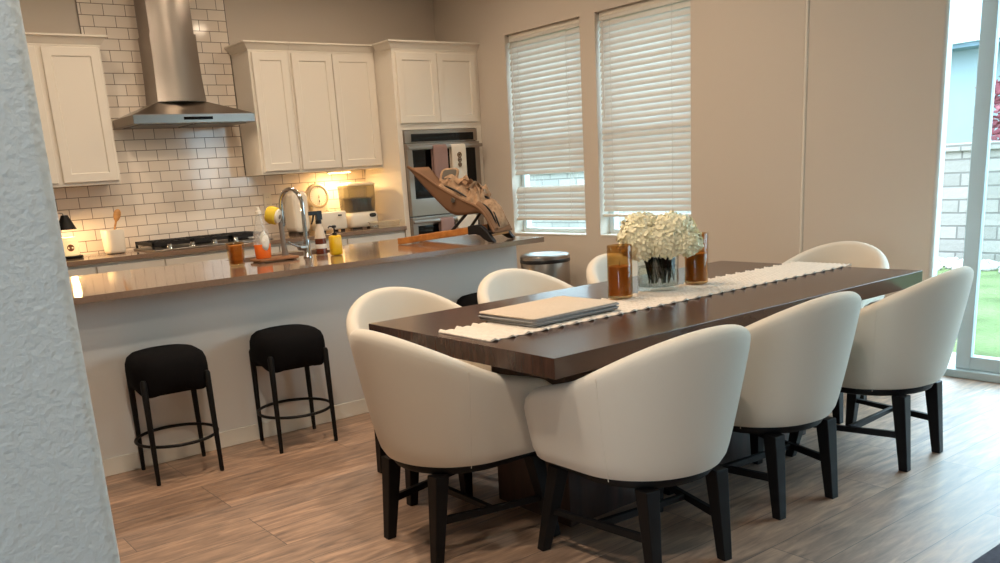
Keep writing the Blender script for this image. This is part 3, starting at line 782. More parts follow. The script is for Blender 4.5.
# ------------------------------------------------------------------ island
isl = thing('kitchen_island', 'cream painted island base below the brown island top', 'island', (2.1, 4.7, 0))
ix0, ix1, iy0, iy1 = .62, 3.605, 4.332, 5.15
S = (1.98, 2.62, 4.80, 5.12)     # sink cut-out
bm = new()
box(bm, ix0, ix1, iy0, S[2] - .03, 0, .8705); box(bm, ix0, ix1, S[3] + .015, iy1, .10, .8705)
box(bm, ix0, S[0] - .03, S[2] - .03, S[3] + .015, .10, .8705); box(bm, S[1] + .03, ix1, S[2] - .03, S[3] + .015, .10, .8705)
link('body', bm, M['island_paint'], isl)
link('skirting', box(new(), ix0, ix1 + .010, iy0 - .012, iy0 - .0005, 0, .088), M['trim'], isl, bevel=.004)
for k in range(4):
    a = ix0 + k*(ix1-ix0)/4; link('door', door_bm(a + .006, a + (ix1-ix0)/4 - .006, .12, .86, iy1 + .001), M['cab'], isl)
bm = new(); tx0, tx1, ty0, ty1, tz0, tz1 = .5, 3.640, 4.100, 5.235, .8712, .9012
box(bm, tx0, S[0], ty0, ty1, tz0, tz1); box(bm, S[1], tx1, ty0, ty1, tz0, tz1); box(bm, S[0], S[1], ty0, S[2], tz0, tz1); box(bm, S[0], S[1], S[3], ty1, tz0, tz1)
bmesh.ops.remove_doubles(bm, verts=bm.verts, dist=1e-5)
tag(link('island_worktop', bm, M['quartz']), 'glossy brown stone top overhanging the island', 'worktop')
sk = thing('sink', 'dark undermount sink set in the island top', 'sink', (2.3, 4.96, .7))
bm = new(); e = .012
rings(bm, [[(x, y, z) for x, y in rrect(S[0] + o, S[1] - o, S[2] + o, S[3] - o, .03)] for z, o in ((.8705, -.012), (.8705, .001), (.72, .004), (.70, .02), (.695, .03))], False, True)
link('basin', bm, M['steel_dark'], sk, smooth=50)
link('drain', lathe(new(), [(.04, 0), (.04, .004), (.03, .005)], 2.3, 4.96, .6955, 24), M['chrome'], sk)

TI = .9017
# tap
fa = thing('kitchen_tap', 'chrome gooseneck tap arching over the island sink', 'tap', (2.302, 4.66, TI))
fx, fy = 2.302, 4.66
link('base', lathe(new(), [(.027, 0), (.027, .006), (.022, .012), (.021, .10), (.019, .105)], fx, fy, TI, 28), M['chrome'], fa, smooth=40)
bm = new(); pts = [(fx, fy, TI + .10), (fx, fy, TI + .20), (fx, fy, TI + .30)]
for k in range(1, 17):
    a = PI*k/16; pts.append((fx - .025*(1 - math.cos(a)), fy + .088*(1 - math.cos(a)), TI + .30 + .090*math.sin(a)))
pts.append((fx - .052, fy + .177, TI + .275))
tube(bm, pts, .0125, 14); link('neck', bm, M['chrome'], fa, smooth=60)
bm = new(); tube(bm, [(fx - .052, fy + .177, TI + .278), (fx - .053, fy + .178, TI + .262), (fx - .054, fy + .179, TI + .20), (fx - .054, fy + .179, TI + .185)], [.0135, .017, .019, .017], 16)
sh_ = link('spray_head', bm, M['nickel'], fa, smooth=60)
bm = new(); tube(bm, [(fx - .054, fy + .179, TI + .187), (fx - .054, fy + .179, TI + .18)], .0155, 16); link('nozzle', bm, M['blackplastic'], sh_)
bm = new(); tube(bm, [(fx - .016, fy - .004, TI + .06), (fx - .055, fy - .012, TI + .063)], [.02, .019], 16); tube(bm, [(fx - .05, fy - .012, TI + .065), (fx - .09, fy - .02, TI + .082), (fx - .125, fy - .026, TI + .10)], [.008, .006, .005], 10)
link('lever', bm, M['nickel'], fa, smooth=60)
# tray with brush, soap bottle
tr = thing('soap_tray', 'narrow wooden tray under the orange soap beside the sink', 'tray', (2.17, 4.70, TI))
link('board', rbox(new(), 1.99, 2.235, 4.625, 4.775, TI + .006, TI + .020, .015, .003), M['tray'], tr, smooth=40)
for xx in (2.005, 2.20): link('foot', box(new(), xx, xx + .02, 4.64, 4.76, TI, TI + .0059), M['tray'], tr)
TT = TI + .0205
sx_, sy_ = 2.045, 4.695
sb = thing('dish_soap', 'clear dish soap bottle with a last bit of orange soap', 'bottle', (sx_, sy_, TT))
prof = [(.040, 0), (.045, .006), (.047, .05), (.050, .09), (.044, .14), (.030, .19), (.020, .225), (.017, .245)]
def ell(p, s=1.0): return [(r_*s, h) for r_, h in p]
link('bottle', lathe(new(), prof, sx_, sy_, TT, 30, 1, .62), M['clearp'], sb, smooth=60)
link('soap', lathe(new(), [(.0405, .0004), (.0458, .006), (.0478, .05), (.0498, .078), (.049, .080)], sx_, sy_, TT, 30, 1, .63), M['orange'], sb, smooth=50)
link('cap', lathe(new(), [(.017, .245), (.018, .246), (.018, .262), (.012, .266), (.010, .282), (.006, .284)], sx_, sy_, TT, 20), M['white_plastic'], sb, smooth=40)
bm = new(); lp = []
for rr in (.0, .5, 1.0):
    lp.append([(sx_ + .006 + .027*rr*math.cos(t), sy_ - .0345 + .009*(rr*math.cos(t))**2 + .012*max(0, rr*math.sin(t)), TT + .098 + .052*rr*math.sin(t)) for t in [2*PI*k/24 for k in range(24)]])
rings(bm, lp, False, False); link('label', bm, M['label'], sb, smooth=180, solid=.0008)
bx_, by_ = 2.198, 4.735
bb = thing('dish_brush', 'dish brush with a yellow round head on an upright grey handle', 'brush', (bx_, by_, TT))
bm = new(); tube(bm, [(bx_, by_, TT), (bx_ - .002, by_, TT + .03), (bx_ - .005, by_, TT + .09), (bx_ - .008, by_, TT + .19)], [.022, .017, .014, .013], 16)
link('handle', bm, M['greyplastic'], bb, smooth=50)
hc = Vector((bx_ - .028, by_ - .005, TT + .225)); hdv = Vector((.62, -.70, -.25)).normalized()
def cone_axis(bm, c, d, prof, seg=28):
    d = d.normalized(); u = d.cross(Vector((0, 0, 1))).normalized(); v = u.cross(d)
    rings(bm, [[tuple(c + d*h + (u*math.cos(2*PI*k/seg) + v*math.sin(2*PI*k/seg))*r_) for k in range(seg)] for r_, h in prof]); return bm
bm = new(); cone_axis(bm, hc, hdv, [(.020, -.062), (.044, -.056), (.050, -.04), (.050, -.004), (.044, .002)])
for k in range(28):
    pass
link('bristles', bm, M['yellowbrush'], bb, smooth=40)
hdp = link('brush_head', cone_axis(new(), hc, hdv, [(.040, .000), (.042, .004), (.038, .014), (.020, .018)]), M['white_plastic'], bb, smooth=50)
link('logo_disc', cone_axis(new(), hc, hdv, [(.013, .0175), (.013, .0205)]), M['greyplastic'], hdp)
# amber tumbler
at_ = thing('amber_votive', 'small amber glass holder left of the island sink', 'candle holder', (1.868, 4.655, TI))
vx, vy = 1.868, 4.655
bm = new(); lp = []
for z, o in ((0, .006), (.003, .002), (.126, -.004), (.128, -.002), (.126, .0), (.012, .006), (.010, .012)):
    lp.append([(x, y, TI + z) for x, y in rrect(vx - .038 + o, vx + .038 - o, vy - .038 + o, vy + .038 - o, .016)])
rings(bm, lp); link('glass', bm, M['amber'], at_, smooth=50)
link('wax', rbox(new(), vx - .030, vx + .030, vy - .030, vy + .030, TI + .012, TI + .112, .012, .002), M['bamboo'], at_, smooth=40)
# spray bottle
px_, py_ = 2.432, 4.735
sp = thing('spray_bottle', 'spray bottle of brown liquid with a black trigger', 'bottle', (px_, py_, TI))
link('bottle', lathe(new(), [(.030, 0), (.033, .004), (.033, .095), (.031, .11), (.024, .15), (.0155, .168), (.0155, .182)], px_, py_, TI, 28), M['frost'], sp, smooth=50)
link('liquid', lathe(new(), [(.0335, .004), (.0338, .006), (.0338, .035), (.0335, .036)], px_, py_, TI, 28), M['brownliquid'], sp, smooth=50)
link('liquid', lathe(new(), [(.0335, .062), (.0338, .063), (.0338, .094), (.0335, .095)], px_, py_, TI, 28), M['brownliquid'], sp, smooth=50)
link('label', lathe(new(), [(.0340, .036), (.0343, .037), (.0343, .061), (.0340, .062)], px_, py_, TI, 28), M['label'], sp, smooth=50)
bm = new(); lathe(bm, [(.018, .180), (.018, .20), (.014, .204)], px_, py_, TI, 20)
box(bm, px_ - .014, px_ + .022, py_ - .012, py_ + .012, TI + .203, TI + .255); box(bm, px_ - .058, px_ - .014, py_ - .010, py_ + .010, TI + .232, TI + .255)
tube(bm, [(px_ - .028, py_, TI + .235), (px_ - .036, py_, TI + .205), (px_ - .048, py_, TI + .180)], [.007, .006, .005], 8)
link('trigger', bm, M['blackplastic'], sp, bevel=.003)
# yellow pump soap
qx, qy = 2.445, 4.575
ys = thing('hand_soap', 'yellow pump soap bottle on the island', 'bottle', (qx, qy, TI))
link('bottle', rbox(new(), qx - .036, qx + .036, qy - .022, qy + .022, TI, TI + .115, .014, .012), M['yellow'], ys, smooth=50)
link('neck', lathe(new(), [(.014, .113), (.014, .128), (.012, .130)], qx, qy, TI, 18), M['blackplastic'], ys, smooth=40)
bm = new(); lathe(bm, [(.005, .128), (.005, .155), (.013, .158), (.014, .168), (.006, .174)], qx, qy, TI, 18); tube(bm, [(qx, qy, TI + .164), (qx - .03, qy, TI + .168), (qx - .038, qy, TI + .158)], .0045, 8)
link('pump', bm, M['blackplastic'], ys, smooth=50)

# ------------------------------------------------------------------ baby bouncer on the island
bo = thing('baby_bouncer', 'tan baby bouncer with padded seat and wooden rocker base on the island', 'baby bouncer', (3.2, 4.45, TI))
nb0, nb1 = Vector((3.000, 4.745, TI)), Vector((3.262, 4.185, TI))      # near rocker bar: back end and front end
off = Vector((.237, .109, 0))                                           # to the far side
for a, b in ((nb0, nb1), (nb0 + off, nb1 + off)):
    d = (b - a); n = Vector((-d.y, d.x, 0)).normalized(); lp = []; bm = new()
    for t, z in ((-.03, .001), (.0, .001), (.25, .018), (.55, .038), (.83, .056)):
        c = a + d*t; h = .040
        lp.append([tuple(c + n*q_*.011 + Vector((0, 0, z + w_))) for q_, w_ in ((-1, 0), (1, 0), (1, h), (-1, h))])
    rings(bm, lp); link('rocker_bar', bm, M['ply'], bo, bevel=.004)
    bm = new(); lp = []
    for t, z0_, z1_ in ((.80, .050, .102), (.88, .052, .108), (.93, .044, .108), (.97, .022, .092), (1.02, .004, .060), (1.06, .0, .026), (1.085, .0, .010)):
        c = a + d*t
        lp.append([tuple(c + n*q_*.018 + Vector((0, 0, w_))) for q_, w_ in ((-1, z0_), (1, z0_), (1, z1_), (-1, z1_))])
    rings(bm, lp); link('rubber_foot', bm, M['blackplastic'], bo, bevel=.006)
bm = new(); sbar(bm, nb1 + d*.02 + Vector((.012, .006, .045)), nb1 + d*.02 + off + Vector((-.012, -.006, .045)), .022, None, .02)
link('cross_bar', bm, M['bamboo'], bo, bevel=.003)
bm = new(); sbar(bm, nb0 + Vector((.01, .004, .022)), nb0 + off + Vector((-.01, -.004, .022)), .02, None, .03)
link('cross_bar', bm, M['ply'], bo, bevel=.003)
def spi(u): return max(0.0, math.sin(PI*u))
# seat: near rim, near fold, far fold and far rim from the head end to the foot end
near = [(3.042, 4.656, 1.375), (3.091, 4.551, 1.308), (3.133, 4.460, 1.238), (3.190, 4.340, 1.165), (3.234, 4.245, 1.118), (3.258, 4.196, 1.068), (3.272, 4.166, 1.005), (3.281, 4.146, .962)]
nkeel = [(3.046, 4.652, 1.366), (3.108, 4.535, 1.215), (3.166, 4.412, 1.088), (3.209, 4.318, 1.076), (3.245, 4.238, 1.085), (3.266, 4.192, 1.050), (3.282, 4.164, .995), (3.290, 4.146, .956)]
far = [(3.215, 4.735, 1.275), (3.285, 4.640, 1.265), (3.335, 4.545, 1.240), (3.400, 4.430, 1.190), (3.440, 4.345, 1.140), (3.465, 4.300, 1.075), (3.480, 4.268, 1.005), (3.490, 4.250, .962)]
fkeel = [(x + .205, y + .085, z) for x, y, z in nkeel]
def along(P, t):
    u = max(0, min(.9999, t)) * (len(P) - 1); i_ = int(u); f = u - i_
    p = [Vector(P[max(0, min(len(P) - 1, i_ + k_))]) for k_ in (-1, 0, 1, 2)]
    return .5*((2*p[1]) + (p[2] - p[0])*f + (2*p[0] - 5*p[1] + 4*p[2] - p[3])*f*f + (3*p[1] - p[0] - 3*p[2] + p[3])*f**3)
def sling(t, q_, lift=0):
    a, b, c, e_ = along(near, t), along(nkeel, t), along(fkeel, t), along(far, t)
    if q_ < .33: v = a.lerp(b, q_/.33)
    elif q_ < .67: v = b.lerp(c, (q_ - .33)/.34)
    else: v = c.lerp(e_, (q_ - .67)/.33)
    return v + Vector((0, 0, lift))
def over(t, q_, lift=0):                                   # sheet spanning the two rims
    return along(near, t).lerp(along(far, t), q_) + Vector((0, 0, lift))
bm = new(); N, K = 28, 18
rings(bm, [[tuple(sling(i/N, k/K)) for k in range(K + 1)] for i in range(N + 1)], False, False, closed=False)
link('sling', bm, M['tan'], bo, smooth=180, solid=.008)
bm = new()
tube(bm, [over(i/24, 0) for i in range(25)], .0085, 8); tube(bm, [over(i/24, 1) for i in range(25)], .0085, 8); tube(bm, [over(0, k/8) for k in range(9)], .0085, 8)
link('sling_frame', bm, M['tan'], bo, smooth=60)
# back rest lining, crumpled blanket, quilted leg pad
bm = new(); N, K = 16, 12
rings(bm, [[tuple(over(.01 + .40*i/N, .03 + .94*k/K, -.035*math.sin(PI*k/K)*math.sin(PI*(i + 2)/(N + 4)))) for k in range(K + 1)] for i in range(N + 1)], False, False, closed=False)
link('back_lining', bm, M['tan'], bo, smooth=180, solid=.006)
bm = new(); N, K = 52, 40; lp = []
for i in range(N + 1):
    t = .24 + .36*i/N; row = []
    for k in range(K + 1):
        q_ = .06 + .93*k/K
        hump = spi(k/K)**.5*spi(i/N)**.5
        a_ = abs(math.sin(i*.30 + 1.7*math.sin(k*.23) + .6)); b_ = abs(math.sin(k*.36 - .9*math.sin(i*.21))); c_ = abs(math.sin((i + k)*.22 + 1.3*math.sin(i*.17)))
        h = hump*(.018 + .032*(1 - a_) + .030*(1 - b_) + .034*(1 - c_) + .030*(k/K)) - .012
        row.append(tuple(over(t, q_, h)))
    lp.append(row)
rings(bm, lp, False, False, closed=False)
link('crumpled_blanket', bm, M['liner'], bo, smooth=55, solid=.008)
bm = new(); N, K = 30, 20; lp = []
for i in range(N + 1):
    t = .56 + .40*i/N; row = []
    for k in range(K + 1):
        q_ = .30 + .68*k/K
        h = (.040 + .008*abs(math.sin(k*.9 + i*.75))*abs(math.sin(k*.9 - i*.75)))*spi(k/K)**.45*spi(min(1, (i + 1)/(N + 1)))**.4
        p = over(t, q_); row.append(tuple(p + Vector((.15*h, -.55*h, .82*h))))
    lp.append(row)
rings(bm, lp, False, False, closed=False); qp = link('quilted_pad', bm, M['liner'], bo, smooth=60, solid=.008)
bm = new(); N, K = 24, 8; lp = []
for i in range(N + 1):
    t = .56 + .42*i/N
    lp.append([tuple(over(t, .02 + .26*k/K) + Vector((0, -.010, .018))*spi(k/K)**.6) for k in range(K + 1)])
rings(bm, lp, False, False, closed=False); link('side_band', bm, M['tan'], bo, smooth=60, solid=.008)
for t0, t1, q0, q1, th in ((.60, .90, .20, .26, .007), (.66, .97, .40, .34, .007), (.30, .46, .07, .10, .009), (.50, .60, .55, .75, .008)):  # black tubes standing in for shaded gaps in the padding
    bm = new(); pts = [over(t0 + (t1 - t0)*k/14, q0 + (q1 - q0)*k/14) + Vector((0, -.012, .020 + .006*math.sin(PI*k/14))) for k in range(15)]
    tube(bm, pts, [.0015 + .7*th*spi(k/14)**.6 for k in range(15)], 10); link('dark_gap', bm, M['blackplastic'], bo, smooth=60)
for t0, t1, q0, q1, ph in ((.30, .52, .20, .62, 0), (.36, .58, .70, .30, 1.6), (.44, .60, .35, .85, 3.1)):
    bm = new(); lp = []; n = 30
    for k in range(n + 1):
        u = k/n; q = over(t0 + (t1 - t0)*u, q0 + (q1 - q0)*u + .06*math.sin(u*9 + ph), .062 + .026*math.sin(PI*u) + .012*math.sin(u*14 + ph)); tw = 1.0*math.sin(u*6 + ph)
        e = Vector((.8*math.cos(tw), .6*math.cos(tw), math.sin(tw)))*.018; nn = Vector((-.3*math.sin(tw), -.3*math.sin(tw), math.cos(tw)))*.005
        lp.append([tuple(q - e), tuple(q - e*.5 + nn), tuple(q + nn*1.2), tuple(q + e*.5 + nn), tuple(q + e), tuple(q + e*.5 - nn), tuple(q - nn), tuple(q - e*.5 - nn)])
    rings(bm, lp); link('harness_strap', bm, M['liner'], bo, smooth=60)
# head cushion with a grey inset, standing up from the far rim
hc0 = Vector((3.318, 4.612, 1.306)); hn = Vector((-.50, -.66, .56)).normalized(); hu = Vector((.80, -.60, 0)); hu = (hu - hn*hu.dot(hn)).normalized(); hv = hn.cross(hu)
if hv.z < 0: hv = -hv
def plate(bm, w_, h_, r0, zs):
    rings(bm, [[tuple(hc0 + hu*(x + .25*y) + hv*y + hn*z) for x, y in rrect(-w_ + o, w_ - o, -h_ + o, h_ - o, r0)] for z, o in zs]); return bm
hp = link('head_cushion', plate(new(), .058, .050, .03, ((-.014, .010), (-.006, 0), (.008, 0), (.014, .008))), M['liner'], bo, smooth=60)
link('mesh_inset', plate(new(), .044, .036, .016, ((.0135, 0), (.016, .004))), M['grey_fabric'], hp, smooth=60)
q = along(near, .36).lerp(along(nkeel, .36), .30)
bm = new(); tube(bm, [q + Vector((-.014, -.018, 0)), q + Vector((.004, .004, 0))], .012, 14); ring(bm, (q.x - .014, q.y - .018, q.z), .013, .004, 20, 6, 'x')
link('toggle', bm, M['grey_fabric'], bo, smooth=60)
for path in ([sling(.42, .36), nb0.lerp(nb1, .60) + Vector((.005, 0, .075))], [sling(.42, .64), (nb0 + off).lerp(nb1 + off, .60) + Vector((-.005, 0, .075))],
             [sling(.985, .1), nb1 + d*-.02 + Vector((0, 0, .06))], [sling(.985, .9), nb1 + off + d*-.02 + Vector((0, 0, .06))]):
    link('seat_strut', tube(new(), path, .010, 8), M['blackplastic'], bo, smooth=60)

# ------------------------------------------------------------------ bar stools
def make_stool():
    root = thing('bar_stool', 'x', 'stool', (0, 0, 0), 0, 'black round-cornered counter stools at the island')
    bm = new(); lp = []
    for r_, z in ((.138, .424), (.160, .428), (.172, .445), (.177, .468), (.178, .520), (.175, .552), (.165, .578), (.143, .596), (.11, .606), (.05, .609), (.005, .610)):
        n = 3.0 if r_ > .14 else 2.4
        row = []
        for i, (x, y) in enumerate(squircle(r_, r_, n, 48)):
            a = math.atan2(y, x); dip = .016*math.cos(4*a) if z < .47 else 0      # lower edge arches between the legs
            row.append((x, y, z + dip))
        lp.append(row)
    rings(bm, lp); link('seat', bm, M['stoolfab'], root, smooth=60, world=False)
    for sx in (-1, 1):
        for sy in (-1, 1):
            bm = new(); tube(bm, [(sx*.150, sy*.150, .0), (sx*.150, sy*.150, .008), (sx*.145, sy*.145, .488), (sx*.145, sy*.145, .50)], [.0095, .010, .0155, .010], 14)
            link('leg', bm, M['black'], root, smooth=50, world=False)
    link('footrest_ring', ring(new(), (0, 0, .180), .190, .0075, 56, 10), M['black'], root, smooth=60, world=False)
    return root
s0 = make_stool(); s0.location = (1.242, 4.130, 0); s0.rotation_euler = (0, 0, math.radians(-4)); s0['label'] = 'black padded stool at the left end of the island, leftmost of the row'
dup(s0, (1.868, 4.130, 0), math.radians(-5), 'black padded stool second from the left, fully in view at the island')
dup(s0, (3.19, 4.125, 0), 0, 'black stool mostly hidden between two dining chairs at the island')

# ------------------------------------------------------------------ dining chairs
def make_chair():
    root = thing('dining_chair', 'x', 'chair', (0, 0, 0), 0, 'cream barrel chairs around the dining table')
    ZB, ZT = .340, .834
    # plan path: right arm front -> round the back -> left arm front; t in -1..1 (0 = middle of the back)
    stations = []
    ARM = .235
    for k in range(4): stations.append(('L', ARM*(1 - k/4)))
    for k in range(25): stations.append(('C', PI + PI*k/24))
    for k in range(1, 5): stations.append(('R', ARM*k/4))
    def rad(z): 
        u = (z - ZB) / (ZT - ZB); return .270 + .094*(u**.85 if u > 0 else 0)
    def at(stn, r_):
        k, v = stn
        if k == 'L': return Vector((-r_ - .10*v, v, 0)), Vector((-1, 0, 0))
        if k == 'R': return Vector((r_ + .10*v, v, 0)), Vector((1, 0, 0))
        n = Vector((math.cos(v), math.sin(v), 0)); return n*r_, n
    def top(stn):
        k, v = stn
        if k in 'LR': return .600 + .060*(1 - v/ARM) - (.03 if v > ARM*.98 else 0)
        s = -math.sin(v)
        return .660 + (ZT - .660)*(s**1.2 if s > 0 else 0)
    lp = []; TH = .062
    for stn in stations:
        H = top(stn); row = []
        nz = 7
        for i in range(nz):
            z = ZB + (H - .03 - ZB)*i/(nz - 1); p, n = at(stn, rad(z)); row.append((p.x, p.y, z))
        for a in (35, 70, 90, 110, 145):
            t = math.radians(a); z = H - .03 + .03*math.sin(t); p, n = at(stn, rad(H - .03) - TH/2 + TH/2*math.cos(t)); row.append((p.x, p.y, z))
        for i in range(5):
            z = H - .03 - (H - .03 - .40)*i/4; p, n = at(stn, rad(z) - TH - .012*math.sin(PI*i/4)); row.append((p.x, p.y, z))
        p, n = at(stn, rad(ZB) - TH); row.append((p.x, p.y, ZB))
        lp.append(row)
    bm = new(); rings(bm, lp)
    link('backrest', bm, M['chairfab'], root, smooth=45, subsurf=1, world=False)
    # seat cushion
    def seat_loop(o, z):
        pts = [(-.20 + o, .235 - o, z), (-.212 + o, .20 - o, z), (-.212 + o, .10, z)]
        for k in range(13):
            a = PI + PI*k/12; pts.append(((.212 - o)*math.cos(a), (.212 - o)*math.sin(a), z))
        pts += [(.212 - o, .10, z), (.212 - o, .20 - o, z), (.20 - o, .235 - o, z)]
        return pts
    bm = new(); rings(bm, [seat_loop(o, z) for o, z in ((.0, ZB + .001), (.0, .445), (.008, .466), (.03, .478), (.08, .483))])
    link('seat', bm, M['chairfab'], root, smooth=60, world=False)
    # base ring
    def base_loop(r_, z, yf):
        pts = [(-r_*.9, yf, z), (-r_, yf - .03, z), (-r_, .1, z)]
        for k in range(17):
            a = PI + PI*k/16; pts.append((r_*math.cos(a), r_*math.sin(a), z))
        pts += [(r_, .1, z), (r_, yf - .03, z), (r_*.9, yf, z)]
        return pts
    bm = new(); rings(bm, [base_loop(r_, z, yf) for r_, z, yf in ((.220, .312, .20), (.232, .316, .21), (.238, .328, .215), (.236, ZB - .0005, .215))])
    link('base_rail', bm, M['chairleg'], root, smooth=40, world=False)
    for sx in (-1, 1):
        bm = new(); sbar(bm, (sx*.157, -.226, 0), (sx*.152, -.190, .318), .036, .056); link('leg', bm, M['chairleg'], root, bevel=.003, world=False)
        bm = new(); sbar(bm, (sx*.270, .226, 0), (sx*.218, .184, .318), .036, .056); link('leg', bm, M['chairleg'], root, bevel=.003, world=False)
    for sx in (-1, 1):
        bm = new(); sbar(bm, (sx*.1545, -.209, .150), (sx*.245, .206, .150), .020, None, .028); link('stretcher', bm, M['chairleg'], root, bevel=.002, world=False)
    bm = new(); sbar(bm, (-.198, .0, .150), (.198, .0, .150), .020, None, .028); link('stretcher', bm, M['chairleg'], root, bevel=.002, world=False)
    # upholstery seams
    for ang in (math.radians(205), math.radians(335)):
        pts = []
        for i in range(13):
            z = ZB + .004 + (top(('C', ang)) - .03 - ZB)*i/12; r_ = rad(z) - .0016; pts.append((r_*math.cos(ang), r_*math.sin(ang), z))
        bm = new(); tube(bm, pts, .0014, 6); link('seam', bm, M['chairfab'], root, smooth=60, world=False)
    return root
ch = make_chair()
ch.location = (1.762, 2.525, 0); ch.rotation_euler = (0, 0, math.radians(-90)); ch['label'] = 'cream barrel dining chair at the near left short end of the table'
dup(ch, (2.122, 1.936, 0), math.radians(-6), 'cream barrel dining chair in front, nearest the camera on the near long side')
dup(ch, (2.845, 1.980, 0), math.radians(-4), 'cream barrel dining chair in the middle of the near long side')
dup(ch, (3.592, 1.925, 0), math.radians(3), 'cream barrel dining chair closest to the glass door, right end of the near long side')
dup(ch, (2.062, 3.122, 0), math.radians(178), 'cream barrel dining chair on the far long side, in front of the second stool')
dup(ch, (2.79, 3.130, 0), math.radians(180), 'cream barrel dining chair across the table, below the steel bin and island end')
dup(ch, (3.53, 3.130, 0), math.radians(180), 'cream barrel dining chair behind the amber candle and vase')
dup(ch, (4.10, 2.525, 0), math.radians(92), 'cream barrel dining chair at the far short end of the table by the wall')

# ------------------------------------------------------------------ dining table and what stands on it
TX0, TX1, TY0, TY1 = 1.726, 3.974, 1.923, 3.024
tb = thing('dining_table', 'long dark walnut dining table on a pedestal', 'table', (2.85, 2.4735, 0))
link('tabletop', box(new(), TX0, TX1, TY0, TY1, .694, .760), M['table'], tb, bevel=.0015)
link('under_frame', box(new(), TX0 + .05, TX1 - .05, TY0 + .05, TY1 - .05, .684, .6938), M['chairleg'], tb)
link('pedestal', box(new(), 2.075, 3.625, 2.26, 2.69, 0, .6838), M['tablebase'], tb, bevel=.003)

# woven runner: rows of raised loops, scalloped edge
TZ = .7605
bm = new(); rx0, rx1, ry0, ry1 = 1.772, 4.030, 2.292, 2.598
NX, NY = 350, 36; lpt, lpb = [], []
vt, vb = [], []
for i in range(NX + 1):
    x = rx0 + (rx1 - rx0)*i/NX; ph = (x - rx0)/.076*2*PI
    a, b = [], []
    for j in range(NY + 1):
        v = j/NY; y = ry0 + (ry1 - ry0)*v
        edge = math.sin(ph)
        yy = y + (v - .5)*2*.010*edge*(abs(v - .5)*2)**4 + (.010 if True else 0)*math.sin(x*1.3)*.2
        row = .5 + .5*math.sin(2*ph + .35*math.sin(y*60))
        knot = .5 + .5*math.sin(y/.026*2*PI + (PI if int((x - rx0)/.038) % 2 else 0))
        z = .0015 + .0066*row**.9*(.30 + .70*knot) + random.uniform(0, .0005)
        a.append(bm.verts.new((x, yy, TZ + z))); ed = (abs(v - .5)*2)**5*max(0, edge)**2*.006
        a[-1].co.z += ed; b.append(bm.verts.new((x, yy, TZ + .0004 + ed)))
    vt.append(a); vb.append(b)
for i in range(NX):
    for j in range(NY):
        bm.faces.new((vt[i][j], vt[i+1][j], vt[i+1][j+1], vt[i][j+1])); bm.faces.new((vb[i][j], vb[i][j+1], vb[i+1][j+1], vb[i+1][j]))
    bm.faces.new((vt[i][0], vb[i][0], vb[i+1][0], vt[i+1][0])); bm.faces.new((vt[i][NY], vt[i+1][NY], vb[i+1][NY], vb[i][NY]))
for j in range(NY):
    bm.faces.new((vt[0][j], vt[0][j+1], vb[0][j+1], vb[0][j])); bm.faces.new((vt[NX][j], vb[NX][j], vb[NX][j+1], vt[NX][j+1]))
tag(link('table_runner', bm, M['runner'], smooth=60), 'cream woven runner along the middle of the dining table', 'table runner')

# stack of place mats
labels = ['topmost place mat of the stack, pale linen face up', 'second place mat from the top of the stack', 'third place mat from the top, middle of the stack', 'fourth place mat from the top of the stack', 'lowest place mat, lying on the table runner']
for k in range(5):
    z0 = TZ + .0098 + .0062*(4 - k)
    o_ = (0, .003, -.004, .004, .002)[k]; o2 = (0, -.004, .003, -.002, .004)[k]
    lo = []
    for z, e in ((0, .003), (.0012, .0006), (.003, 0), (.0046, .0006), (.0058, .003)):
        lo.append([(x, y, z) for x, y in rrect(-.228 + e, .228 - e, -.160 + e, .160 - e, .02)])
    bm = new(); rings(bm, lo)
    for f_ in bm.faces: f_.material_index = 0 if f_.normal.z > .5 or k == 0 else 1
    o = link('place_mat', bm, M['mat_top'] if k == 0 else M['mat_side'], smooth=50)
    o.location = (2.225 + o_, 2.497 + o2, z0); o.rotation_euler = (0, 0, math.radians((2, 1.2, 2.8, 1.8, 2.2)[k]))
    tag(o, labels[k], 'place mat', 'linen place mats stacked on the runner')

# amber candle holders
RZ = TZ + .0090
def candle(x, y, h, label):
    root = thing('candle_holder', label, 'candle holder', (x, y, RZ), 0, 'tall amber glass candle holders on the runner')
    r_ = .052
    bm = new(); lathe(bm, [(r_ - .004, 0), (r_, .004), (r_, h - .002), (r_ - .0015, h), (r_ - .003, h - .002), (r_ - .003, .012), (.002, .012)], x, y, RZ, 44)
    link('glass', bm, M['amber'], root, smooth=40)
    link('candle', lathe(new(), [(r_ - .006, .0125), (r_ - .0055, .014), (r_ - .0055, h*.60), (r_ - .008, h*.605), (.012, h*.60), (.003, h*.605)], x, y, RZ, 40), M['amberwax'], root, smooth=40)
    bm = new(); tube(bm, [(x, y, RZ + h*.60), (x + .002, y, RZ + h*.60 + .022)], .0014, 6); link('wick', bm, M['dark_mark'], root)
candle(2.680, 2.553, .219, 'tall amber glass candle holder left of the flower vase')
candle(3.166, 2.545, .222, 'tall amber glass candle holder right of the flower vase')

# flower vase
vx, vy = 2.946, 2.578
va = thing('flower_vase', 'clear glass vase of dark green stems', 'vase', (vx, vy, TZ + .0092))
vz = TZ + .0092; R_ = .090; H_ = .205
link('glass', lathe(new(), [(R_*.97, 0), (R_, .004), (R_, H_), (R_ - .003, H_ + .001), (R_ - .004, H_ - .002), (R_ - .004, .016), (.002, .016)], vx, vy, vz, 48), M['glass'], va, smooth=40)
link('water', lathe(new(), [(R_ - .005, .0165), (R_ - .0045, .018), (R_ - .0045, .10), (.002, .10)], vx, vy, vz, 40), M['water'], va, smooth=40)
